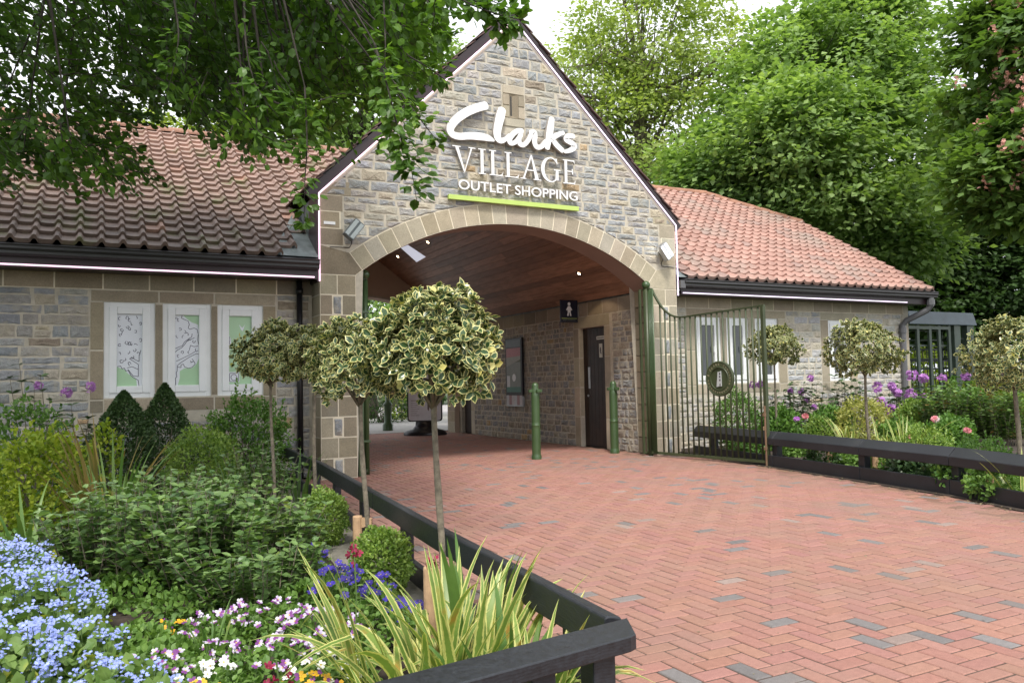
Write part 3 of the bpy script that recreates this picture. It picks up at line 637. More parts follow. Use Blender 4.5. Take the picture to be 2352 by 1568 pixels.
vv = [(8.60, -.08, zroof(-.08) - .06), (8.60, 2.95, zroof(2.95) - .06), (8.60, 2.95, zroof(2.95) + .005), (8.60, -.08, zroof(-.08) + .005)]
mk('verge_board', vv + [(x + .03, y, z) for x, y, z in vv], [(0, 1, 2, 3), (7, 6, 5, 4), (0, 3, 7, 4), (1, 5, 6, 2), (3, 2, 6, 7), (0, 4, 5, 1)], M['brown'], B)
# lead valley patches beside the gatehouse
for s in (-1, 1):
    V = [(s * 3.25, -.05, zroof(-.05) - .005), (s * 2.71, -.05, zroof(-.05) - .01), (s * 2.71, 1.25, zroof(1.25) + .06), (s * 2.74, 1.25, zroof(1.25) - .0)]
    mk('lead_flashing', V, [(0, 1, 2, 3)], M['lead'], B)
for s in (-1, 1):
    G().box(*sorted((s * 2.30, s * 2.70)), .47, 8.0, 2.43, 3.43).out('cheek_wall', M['lead'], B)
# vent pipe collar on the left roof
v_ = G(); v_.tube([(-2.80, 3.95, 4.95), (-2.80, 3.95, 5.42)], .055, 12); v_.lathe((-2.80, 3.95, 5.42), [(.055, 0), (.075, .0), (.075, .06), (0, .07)], 12)
v_.out('vent_pipe', M['metal'], B, smooth=True)
# eaves: gutter, fascia
def eaves(x0, x1, endcap):
    g = G(); prof = [(-.005, 2.60), (-.02, 2.612), (-.11, 2.612), (-.125, 2.60), (-.115, 2.585), (-.118, 2.56), (-.10, 2.535), (-.098, 2.51), (-.07, 2.49), (-.005, 2.49)]
    k = len(prof); V = [(x, y, z) for x in (x0, x1) for y, z in prof]
    g.add(V, [(i, (i + 1) % k, k + (i + 1) % k, k + i) for i in range(k) if i != 1] + [tuple(range(k)), tuple(range(k, 2 * k))[::-1]])
    g.out('gutter', M['gutter'], B)
    g = G(); g.box(x0, x1, .0, .025, 2.385, 2.60); g.box(x0, x1, .025, YW + .01, 2.40, 2.425); g.out('fascia', M['brown'], B)
eaves(-9.9, -2.715, 1); eaves(2.78, 8.68, 1)
G().box(2.70, 2.79, -.10, .02, 2.47, 2.585).out('gutter_stop', M['grpipe'], B)
# down pipes
g = G(); g.tube([(-2.86, YW - .07, 2.40), (-2.86, YW - .07, 0)], .036, 10); g.tube([(-2.86, YW - .07, 2.30), (-2.86, YW - .07, 2.24)], .046, 10); g.tube([(-2.86, YW - .07, 1.2), (-2.86, YW - .07, 1.26)], .046, 10)
g.out('downpipe', M['black'], B, smooth=True)
g = G(); g.tube([(8.52, -.06, 2.50), (8.52, -.06, 2.36), (8.50, .0, 2.28), (8.28, YW - .12, 2.10), (8.24, YW - .07, 2.02), (8.24, YW - .07, 0)], .055, 10)
g.tube([(8.52, -.06, 2.47), (8.52, -.06, 2.37)], .07, 10); g.tube([(8.24, YW - .07, 1.98), (8.24, YW - .07, 1.88)], .068, 10)
g.out('downpipe', M['grpipe'], B)

# ---------------------------------------------------------------- LED strips, lamps, sign
def strip(name, label, pts, w, mat):
    g = G()
    for a, b in zip(pts[:-1], pts[1:]): g.tube([a, b], w, 8)
    o = g.out(name, mat, None, loc=pts[0]); tag(o, label, 'light strip', 'light strips outlining the building'); return o
strip('light_strip', 'glowing pink white strip under the gutter above the three green film windows', [(-9.8, -.022, 2.405), (-2.76, -.022, 2.405)], .009, M['led'])
strip('light_strip', 'glowing violet white strip under the gutter of the right tiled wing', [(2.80, -.022, 2.405), (7.92, -.022, 2.405)], .009, M['ledr'])
strip('light_strip', 'glowing strip following the left slope of the gable and down its left edge', [(-.02, -.03, ZA - .01), (-HW - .01, -.03, ZK), (-HW - .01, -.03, 2.36)], .010, M['led'])
strip('light_strip', 'glowing strip following the right slope of the gable and down its right edge', [(.04, -.03, ZA - .03), (HW + .01, -.03, ZK - .0), (HW + .01, -.03, 2.36)], .010, M['ledr'])
for i, (px, py, s_) in enumerate(((983, 556, 1), (914, 589, 1), (1330, 628, 1))):
    n_ = np.array((SCL, 0, 1.)); rr = ray(px, py); p = CAM + rr * ((HCL + SCL * (OW + .02) - n_ @ CAM) / (n_ @ rr)); n_ = n_ / np.linalg.norm(n_)
    t = thing('downlight', ('small lit spotlight in the board ceiling, highest of three', 'small lit spotlight in the board ceiling just below the white skylight', 'small lit spotlight in the board ceiling above the toilet sign')[i], 'ceiling light', p, 'ceiling spotlights under the arch')
    Mr = Vector(-n_).to_track_quat('Z', 'Y').to_matrix(); Mr = np.array(Mr)
    g = G(); g.lathe((0, 0, 0), [(.05, -.002), (.055, .006), (.04, .010), (.03, .004)], 16); V = np.concatenate(g.v) @ Mr.T + p; mk('rim', V, g.f, M['door'], t, smooth=True)
    g = G(); g.lathe((0, 0, 0), [(0, .012), (.020, .010), (.028, .003)], 12); V = np.concatenate(g.v) @ Mr.T + p; mk('bulb', V, g.f, M['bulb'], t)
    ld = bpy.data.lights.new('downlight_beam', 'SPOT'); ld.energy = 5; ld.color = (1, .75, .5); ld.spot_size = radians(110); ld.shadow_soft_size = .03; lo = bpy.data.objects.new('downlight_beam', ld); SC.collection.objects.link(lo); lo.parent = t; lo.location = -n_ * .04 + np.array((0, 0, -.02))
for s in (-1, 1):
    x, z = (-2.31, 2.985) if s < 0 else (2.40, 2.99)
    t = thing('floodlight', 'grey twin floodlight tilted on the stone %s the arch, cable trailing down' % ('left of' if s < 0 else 'right of'), 'floodlight', (x, -.13, z), 'floodlights beside the arch')
    a = radians(38) * s; ux = np.array((cos(a), 0, sin(a))); uz = np.array((-sin(a), 0, cos(a))); Mt = np.array([ux, (0, 1, 0), uz]).T; P0 = np.array((x, -.13, z))
    g = G(); g.box(-.07, .07, -.05, .05, -.125, .125, M=(Mt, P0)); g.out('housing', M['greym'] if s < 0 else M['metal'], t, bevel=.008)
    g = G(); g.box(-.062, -.014, -.054, -.050, -.11, .11, M=(Mt, P0)); g.box(.014, .062, -.054, -.050, -.11, .11, M=(Mt, P0)); g.out('lens', M['floodface'] if s > 0 else simple('lens_grey', (.42, .48, .48), .25), t)
    g = G(); g.box(-.025, .025, .045, .125, -.03, .03, M=(Mt, P0)); g.out('bracket', M['greym'], t)
    g = G(); g.tube([P0 + (0, .05, -.09), (x - .0 * s, -.03, z - .16), (x + s * .02, -.015, z - .20), (x + s * .26, -.015, z - .205)], .006, 6); g.out('cable', M['black'], t)
    ld = bpy.data.lights.new('flood_beam', 'AREA'); ld.energy = .2 if s < 0 else .3; ld.color = (1., .93, .80); ld.size = .12; lo = bpy.data.objects.new('flood_beam', ld); SC.collection.objects.link(lo); lo.parent = t
    tgt = Vector((-s * .12, .13, .10 if s < 0 else .12)); st_ = Vector((-s * .09, .01, .03)); lo.location = st_; lo.rotation_euler = (-(tgt - st_)).to_track_quat('Z', 'Y').to_euler()
o = G().box(-2.64, -2.50, -.012, -.0085, 3.055, 3.09).out('wall_label', M['white'], None, loc=(-2.57, 0, 3.07)); tag(o, 'small white plate on the stone edge left of the left floodlight', 'plate')
# lettering
S = thing('shop_sign', 'large white raised lettering over a lime green bar on the stone gable', 'sign', (0, -.05, 3.9))
def crop(a, b, y=-.06): return AtY((1560 + a / 2.851) / 1.6327, (300 + b / 2.851) / 1.6327, y)
def smooth_path(pts, n=8):
    P = np.array(pts, float); P = np.vstack([2 * P[0] - P[1], P, 2 * P[-1] - P[-2]]); out = []
    for i in range(1, len(P) - 2):
        for t in np.linspace(0, 1, n, endpoint=False):
            p0, p1, p2, p3 = P[i - 1:i + 3]; out.append(.5 * ((2 * p1) + (-p0 + p2) * t + (2 * p0 - 5 * p1 + 4 * p2 - p3) * t * t + (-p0 + 3 * p1 - 3 * p2 + p3) * t ** 3))
    out.append(P[-2]); return np.array(out)
def script_letter(strokes, k0):
    g = G()
    for k, st in enumerate(strokes):
        Q = smooth_path([(a, b, w) for a, b, w in st]); W3 = np.array([crop(a, b) for a, b, w in Q]); wd = Q[:, 2] / 2.851 / 1.6327 / 152.
        yf = -.092 - .0009 * ((k0 * 3 + k) % 7); T = np.gradient(W3, axis=0); T[:, 1] = 0; T /= np.linalg.norm(T, axis=1)[:, None]; N_ = np.stack([-T[:, 2], T[:, 2] * 0, T[:, 0]], 1)
        Lf = [(W3[i] + N_[i] * wd[i] / 2) for i in range(len(Q))]; Rt = [(W3[i] - N_[i] * wd[i] / 2) for i in range(len(Q))]
        capA = [W3[0] + wd[0] / 2 * (-T[0] * sin(t) * .7 + N_[0] * cos(t)) for t in np.linspace(pi, 0, 7)[1:-1]]; capB = [W3[-1] + wd[-1] / 2 * (T[-1] * sin(t) * .7 + N_[-1] * cos(t)) for t in np.linspace(0, pi, 7)[1:-1]]
        n_ = len(Lf); V = []; ring = capA[::1] + Lf + capB + Rt[::-1]
        fr = [(p[0], yf, p[2]) for p in ring]; bk = [(p[0], -.045, p[2]) for p in ring]; m_ = len(ring); V = fr + bk
        F = [(i, (i + 1) % m_, m_ + (i + 1) % m_, m_ + i) for i in range(m_)]; mi = [1] * m_
        off = len(capA); ra = off + n_ + len(capB)
        for i in range(n_ - 1): F.append((off + i, off + i + 1, ra + n_ - 2 - i, ra + n_ - 1 - i)); mi.append(0)
        F.append(tuple(range(0, off + 1)) + (ra + n_ - 1,)); mi.append(0); F.append(tuple(range(off + n_ - 1, ra + 1))); mi.append(0)
        g.add(V, F); g.m[-len(mi):] = mi
    g.out('letter', [M['signw'], M['signside']], S)
script_letter([[(735, 282, 78), (640, 306, 80), (530, 352, 82), (420, 430, 80), (358, 520, 74), (378, 585, 66), (450, 610, 66), (560, 606, 68), (680, 612, 72), (770, 632, 58), (822, 655, 22)]], 0)
script_letter([[(908, 330, 84), (890, 400, 92), (868, 490, 86), (856, 570, 80), (866, 630, 72), (900, 656, 56), (945, 640, 42), (985, 600, 38)]], 1)
script_letter([[(1122, 552, 48), (1075, 552, 48), (1020, 590, 52), (985, 650, 52), (1005, 685, 46), (1055, 668, 44), (1108, 600, 46)], [(1118, 560, 46), (1094, 630, 50), (1098, 685, 52), (1140, 700, 46), (1190, 650, 46), (1222, 580, 46)]], 2)
script_letter([[(1212, 572, 50), (1250, 566, 50), (1262, 600, 52), (1256, 670, 54), (1280, 722, 52), (1330, 718, 48), (1380, 660, 46)]], 3)
script_letter([[(1438, 425, 62), (1424, 520, 74), (1408, 620, 70), (1390, 735, 54)], [(1562, 572, 40), (1510, 590, 48), (1440, 630, 56), (1430, 650, 50)], [(1450, 640, 52), (1490, 700, 56), (1555, 762, 52)]], 4)
script_letter([[(1672, 608, 50), (1610, 608, 50), (1590, 645, 50), (1650, 680, 56), (1682, 715, 58), (1650, 752, 52), (1580, 775, 34)]], 5)
def poly_letter(polys, yf=-.075, yb=-.045):
    g = G()
    for k, p_ in enumerate(polys):
        n0 = len(g.f); g.prism(p_, XU, (0, 0, 1), (0, yb, 0), YN, yb - yf + k * .0006); g.m[n0:] = [0] + [1] * (len(g.f) - n0 - 1)
    g.out('letter', [M['signw'], M['signside']], S)
z0, z1 = 3.86, 4.20; Hh = z1 - z0; sf = .014
def serif(x, z, w): return [(x - w / 2, z), (x + w / 2, z), (x + w / 2, z + sf), (x - w / 2, z + sf)]
def V_(x, w): poly_letter([[(x + .035, z1), (x + .085, z1), (x + w * .53, z0 + .02), (x + w * .49, z0)], [(x + w - .065, z1), (x + w - .04, z1), (x + w * .53, z0 + .01), (x + w * .49, z0)], serif(x + .06, z1 - sf, .12), serif(x + w - .05, z1 - sf, .10)])
def I_(x, w): poly_letter([rect(x + w / 2 - .022, x + w / 2 + .022, z0, z1), serif(x + w / 2, z0, w), serif(x + w / 2, z1 - sf, w)])
def L_(x, w): poly_letter([rect(x + .03, x + .074, z0, z1), serif(x + .052, z0, .105), serif(x + .052, z1 - sf, .105), [(x + .05, z0), (x + w - .01, z0), (x + w + .01, z0 + .065), (x + w - .01, z0 + .03), (x + w - .05, z0 + .014), (x + .05, z0 + .014)]])
def A_(x, w): poly_letter([[(x + w * .50, z1), (x + w * .56, z1), (x + w - .035, z0), (x + w - .09, z0)], [(x + w * .5, z1), (x + w * .54, z1 - .03), (x + .055, z0), (x + .03, z0)], rect(x + .09, x + w - .10, z0 + .12, z0 + .135), serif(x + .04, z0, .09), serif(x + w - .06, z0, .12)])
def G_(x, w):
    c = (x + w * .52, (z0 + z1) / 2); pol = []
    N_ = 22; o_ = []; i_ = []
    for t in np.linspace(radians(42), radians(322), N_): o_.append((c[0] + w * .50 * cos(t), c[1] + (Hh / 2 + .006) * sin(t))); i_.append((c[0] + .012 + (w * .50 - .042) * cos(t), c[1] + (Hh / 2 - .012) * sin(t)))
    for k in range(N_ - 1): pol.append([o_[k], o_[k + 1], i_[k + 1], i_[k]])
    g = G(); V = []; 
    for f_, y_ in ((o_, -.075), (i_, -.075), (o_, -.045), (i_, -.045)): V += [(p[0], y_, p[1]) for p in f_]
    F = [(k, k + 1, N_ + k + 1, N_ + k) for k in range(N_ - 1)]; mi = [0] * (N_ - 1)
    F += [(k, 2 * N_ + k, 2 * N_ + k + 1, k + 1) for k in range(N_ - 1)] + [(N_ + k, N_ + k + 1, 3 * N_ + k + 1, 3 * N_ + k) for k in range(N_ - 1)] + [(0, N_, 3 * N_, 2 * N_), (N_ - 1, 3 * N_ - 1, 4 * N_ - 1, 2 * N_ - 1)]; mi += [1] * (2 * N_)
    g.add(V, F); g.m = mi
    for k, p_ in enumerate((rect(x + w * .80, x + w * .80 + .042, z0 + .03, z0 + .17), serif(x + w * .80 + .02, z0 + .165, .11), [(x + w * .80, z1 - .01), (x + w * .80 + .02, z1 - .01), (x + w * .80 + .026, z1 - .09), (x + w * .76, z1 - .04)])):
        n0 = len(g.f); g.prism(p_, XU, (0, 0, 1), (0, -.045, 0), YN, .0312 + k * .0006); g.m += [0] + [1] * (len(g.f) - n0 - 1)
    g.out('letter', [M['signw'], M['signside']], S)
def E_(x, w): poly_letter([rect(x + .028, x + .070, z0, z1), serif(x + .045, z0, .09), serif(x + .045, z1 - sf, .09), [(x + .05, z1 - .015), (x + .05, z1), (x + w - .01, z1), (x + w - .008, z1 - .055), (x + w - .025, z1 - .02)], [(x + .05, z0), (x + w - .01, z0), (x + w + .008, z0 + .065), (x + w - .02, z0 + .02), (x + .05, z0 + .015)], rect(x + .06, x + w - .05, z0 + Hh * .5, z0 + Hh * .5 + .015), rect(x + w - .055, x + w - .04, z0 + Hh * .5 - .03, z0 + Hh * .5 + .045)])
V_(-.97, .33); I_(-.60, .11); L_(-.44, .20); L_(-.21, .21); A_(.03, .32); G_(.345, .30); E_(.70, .20)
def text(s, x0, x1, zb, zt, y, ext, mat, parent, bold=.0, name='lettering', rot=None, wdir=None):
    cu = bpy.data.curves.new('t', 'FONT'); cu.body = s; cu.size = 1; cu.extrude = 0; cu.offset = bold
    to = bpy.data.objects.new('t', cu); SC.collection.objects.link(to); bpy.context.view_layer.update()
    me = bpy.data.meshes.new_from_object(to.evaluated_get(bpy.context.evaluated_depsgraph_get())); bpy.data.objects.remove(to)
    v = np.array([q.co[:] for q in me.vertices]); F = [tuple(p.vertices) for p in me.polygons]
    mn, mxv = v.min(0), v.max(0); u = (v[:, 0] - mn[0]) / (mxv[0] - mn[0]); w = (v[:, 1] - mn[1]) / (mxv[1] - mn[1])
    bm = bmesh.new(); bm.from_mesh(me); be = [tuple(vv.index for vv in e.verts) for e in bm.edges if len(e.link_faces) == 1]; bm.free()
    return u, w, F, be
def wall_text(s, O, U, Zb, N, width, height, ext, mats, parent, bold=.0, name='lettering'):
    u, w, F, be = text(s, 0, 0, 0, 0, 0, 0, None, None, bold); O, U, N = (np.array(a, float) for a in (O, U, N)); n = len(u)
    fr = O + np.outer(u * width, U) + np.outer(w * height, (0, 0, 1)) + N * ext; bk = fr - N * ext
    FF = list(F) + [(a, b, b + n, a + n) for a, b in be]
    return mk(name, np.concatenate([fr, bk]), FF, mats, parent, mi=[0] * len(F) + ([1] * len(be) if isinstance(mats, list) else [0] * len(be)))
wall_text('OUTLET', (-.89, -.045, 3.63), XU, 0, YN, .77, .13, .03, [M['signw'], M['signside']], S, .012)
wall_text('SHOPPING', (-.06, -.045, 3.63), XU, 0, YN, .99, .13, .03, [M['signw'], M['signside']], S, .012)
G().box(-1.03, .95, -.075, -.03, 3.49, 3.552).out('bar', M['lime'], S, bevel=.003)
# ---------------------------------------------------------------- ground
def sheet(name, pts, z, mat, kind='structure'):
    o = mk(name, [(x, y, z) for x, y in pts], [tuple(range(len(pts)))], mat); o['kind'] = kind; return o
sheet('ground', [(-150, -60), (150, -60), (150, 150), (-150, 150)], -.02, M['grassg'])
FL = [(-3.85, -8.35), (-3.765, -7.58), (-3.645, -6.05), (-3.51, -4.6), (-3.30, -2.36), (-3.25, -1.3), (-3.16, .10)]      # left rail line
FR = [(2.66, -.30), (2.36, -2.15), (2.09, -3.64), (1.86, -4.8), (1.52, -5.75), (1.02, -7.35), (.55, -8.9)]                      # right rail line
sheet('paving_bed', [(-4.6, -11), (4.2, -11), (3.0, .2), (2.3, .3), (2.3, 8.3), (-2.3, 8.3), (-2.3, .3), (-3.2, .3)], -.004, M['darkjoint'])
sheet('flower_bed_soil', [(-9.9, -8.3), (-3.80, -7.75), (-3.60, -5.8), (-3.38, -3.4), (-3.12, .42), (-9.9, .42)], .03, M['soil'])
sheet('flower_bed_soil', [(2.70, .42), (2.40, -2.15), (2.13, -3.64), (1.90, -4.8), (1.56, -5.75), (1.06, -7.35), (.6, -8.9), (14, -8.9), (14, .42)], .03, M['soil'])
sheet('soil_verge', [(2.62, -.2), (2.28, -2.2), (2.01, -3.7), (1.76, -4.9), (1.40, -5.85), (.9, -7.4), (.45, -8.9), (1.5, -8.9), (2.2, -3.6), (2.7, -.2)], .004, M['soil'])
sheet('far_path', [(-14, 8.3), (14, 8.3), (14, 30), (-14, 30)], .002, M['asph'])
# brick herringbone paving, one brick per piece
def xl(y):
    for a, b in zip(FL[:-1], FL[1:]):
        if a[1] <= y <= b[1]: return a[0] + (b[0] - a[0]) * (y - a[1]) / (b[1] - a[1])
    return -4.4 if y < FL[0][1] else -2.27
def xr(y):
    for a, b in zip(FR[:-1], FR[1:]):
        if b[1] <= y <= a[1]: return a[0] + (b[0] - a[0]) * (y - a[1]) / (b[1] - a[1]) - .10
    return .6 if y < FR[-1][1] else 2.27
bw = .0855; r = np.random.default_rng(17); V = []; F = []; Cc = []
for i in range(-52, 34):
    for j in range(-108, 97):
        k = (i - j) % 4
        if k not in (0, 3): continue
        x, y = i * bw, j * bw; lx, ly = (2 * bw, bw) if k == 0 else (bw, 2 * bw); cx, cy = x + lx / 2, y + ly / 2
        if cx < xl(cy) - .02 or cx > xr(cy) or cy > 8.25 or (cy > .3 and abs(cx) > 2.24): continue
        if cy < -9.3: continue
        gpx = .0044; zt = r.normal(0, .0007); tx, ty = r.normal(0, .0005, 2); b0 = len(V); c_ = .0045
        for (e, zz) in ((gpx, -.012), (gpx, -.0035), (gpx + c_, 0)):
            for sx, sy in ((0, 0), (1, 0), (1, 1), (0, 1)):
                V.append((x + (lx - e if sx else e), y + (ly - e if sy else e), zz + zt + (tx * (sx - .5) + ty * (sy - .5))))
        F += [(b0 + a * 4 + q, b0 + a * 4 + (q + 1) % 4, b0 + a * 4 + 4 + (q + 1) % 4, b0 + a * 4 + 4 + q) for a in (0, 1) for q in range(4)] + [(b0 + 8, b0 + 9, b0 + 10, b0 + 11)]
        u = r.random(); c = np.array((.352, .182, .143)) * r.uniform(.93, 1.07) * np.array([1, r.uniform(.95, 1.05), r.uniform(.95, 1.06)])
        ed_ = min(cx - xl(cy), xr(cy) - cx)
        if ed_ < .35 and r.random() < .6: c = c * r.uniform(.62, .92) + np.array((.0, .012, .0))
        if u < .048: c = np.array((.20, .185, .18)) * r.uniform(.85, 1.15)
        elif u < .058: c = np.array((.31, .235, .205)) * r.uniform(.85, 1.1)
        Cc += [c] * 12
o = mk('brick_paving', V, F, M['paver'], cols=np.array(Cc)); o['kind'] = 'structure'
# concrete edging inside the left rail
for a, b in zip(FL[1:-1], FL[2:]): pass
V = []; F = []
for (x, y) in FL[1:]: V += [(x - .26, y, .034), (x + .09, y, .034)]
F = [(2 * i, 2 * i + 1, 2 * i + 3, 2 * i + 2) for i in range(len(FL) - 2)]
o = mk('concrete_edging', V, F, M['conc']); o['kind'] = 'structure'

# ---------------------------------------------------------------- low black timber fences
def fence(label, pts, side, posts, w=.10):
    t = thing('timber_rail_fence', label, 'fence', (pts[0][0], pts[0][1], 0), 'low black timber fences edging the beds')
    prof = [(0, .325), (w, .325), (w, .365), (.05, .425), (.012, .432), (0, .428)] if side < 0 else [(0, .265), (w, .265), (w, .43), (.085, .43), (.004, .352), (0, .345)]
    for a, b in zip(pts[:-1], pts[1:]):
        a3, b3 = np.array((a[0], a[1], 0.)), np.array((b[0], b[1], 0.)); Lx = np.linalg.norm(b3 - a3); d = (b3 - a3) / Lx; n_ = np.array((abs(d[1]), -d[0] * np.sign(d[1]), 0.))
        g = G(); g.prism(prof, n_, (0, 0, 1), a3 + d * .002, d, Lx - .004); g.out('top_rail', M['blackpaint'], t, bevel=.005)
        g = G(); c0 = n_ * (.02 if side > 0 else w - .03); g.beam(a3 + d * .004 + c0 + (0, 0, .072), b3 - d * .004 + c0 + (0, 0, .072), .038, .135); g.out('bottom_board', M['blackpaint'], t, bevel=.004)
    for p in posts:
        j = min(range(len(pts) - 1), key=lambda q: abs((pts[q][1] + pts[q + 1][1]) / 2 - p[1])); d = np.array(pts[j + 1]) - np.array(pts[j]); a = atan2(d[1], d[0]); c_ = np.array((p[0] + (.085 if side > 0 else .045), p[1], 0.))
        Mt = np.array([[cos(a), -sin(a), 0], [sin(a), cos(a), 0], [0, 0, 1]]); g = G(); g.box(-.048, .048, -.04 if side > 0 else -.035, .04 if side > 0 else .02, 0, .262 if side > 0 else .322, M=(Mt, c_)); g.out('post', M['blackpaint'], t, bevel=.006)
    return t
def along(pts, y):
    for a, b in zip(pts[:-1], pts[1:]):
        if min(a[1], b[1]) <= y <= max(a[1], b[1]): f = (y - a[1]) / (b[1] - a[1]); return (a[0] + f * (b[0] - a[0]), y)
fence('low black timber fence running from the left pier along the flower bed', FL[1:], -1, [along(FL, y) for y in (-7.3, -6.55, -5.25, -4.1, -3.0, -2.0, -1.0)])
fence('low black timber fence along the right flower bed beside the open gate', FR, 1, [along(FR, y) for y in (-.75, -2.15, -3.64, -4.85, -6.2, -7.6)])
t = thing('timber_rail_fence', 'low black timber fence rail with mitred end across the near corner of the bed', 'fence', (-3.8, -7.7, 0), 'low black timber fences edging the beds')
g = G(); g.prism([(-3.71, -7.61), (-8.5, -8.29), (-8.5, -8.43), (-3.80, -7.752), (-3.775, -7.74)], XU, (0, 1, 0), (0, 0, .388), (0, 0, 1), .042); g.out('top_rail', M['blackpaint'], t, bevel=.004)
for x, y in ((-3.875, -7.705), (-4.07, -7.73), (-5.6, -7.95), (-7, -8.15)):
    g = G(); g.box(x - .034, x + .034, y - .034, y + .034, 0, .387); g.out('post', M['blackpaint'], t, bevel=.004)

# ---------------------------------------------------------------- bollards
def bollard(p, label):
    t = thing('bollard', label, 'bollard', p, 'green bollards in the archway')
    g = G(); g.lathe(p, [(.073, 0), (.072, .05), (.0645, .065), (.064, .08), (.064, .12), (.064, .44), (.064, .475), (.067, .48), (.067, .49), (.0625, .495), (.0625, .53), (.0625, .90), (.0625, .94), (.058, .95)], 22); g.out('post', M['green'], t, smooth=True)
    g = G(); x, y, z = p; g.box(x - .105, x + .105, y - .022, y + .022, .955, 1.0); g.box(x - .022, x + .022, y - .105, y + .105, .956, .999); g.out('cross_collar', M['green'], t, bevel=.006)
    g = G(); g.lathe(p, [(.06, .95), (.062, .99), (.05, 1.02), (.052, 1.045), (.045, 1.075), (.025, 1.095), (0, 1.1)], 20); g.out('finial', M['green'], t, smooth=True)
bollard(np.array((.56, .61, 0)), 'tall green metal bollard standing clear on the brick paving under the arch'); bollard(np.array((1.97, .69, 0)), 'green metal bollard beside the dark door under the arch')

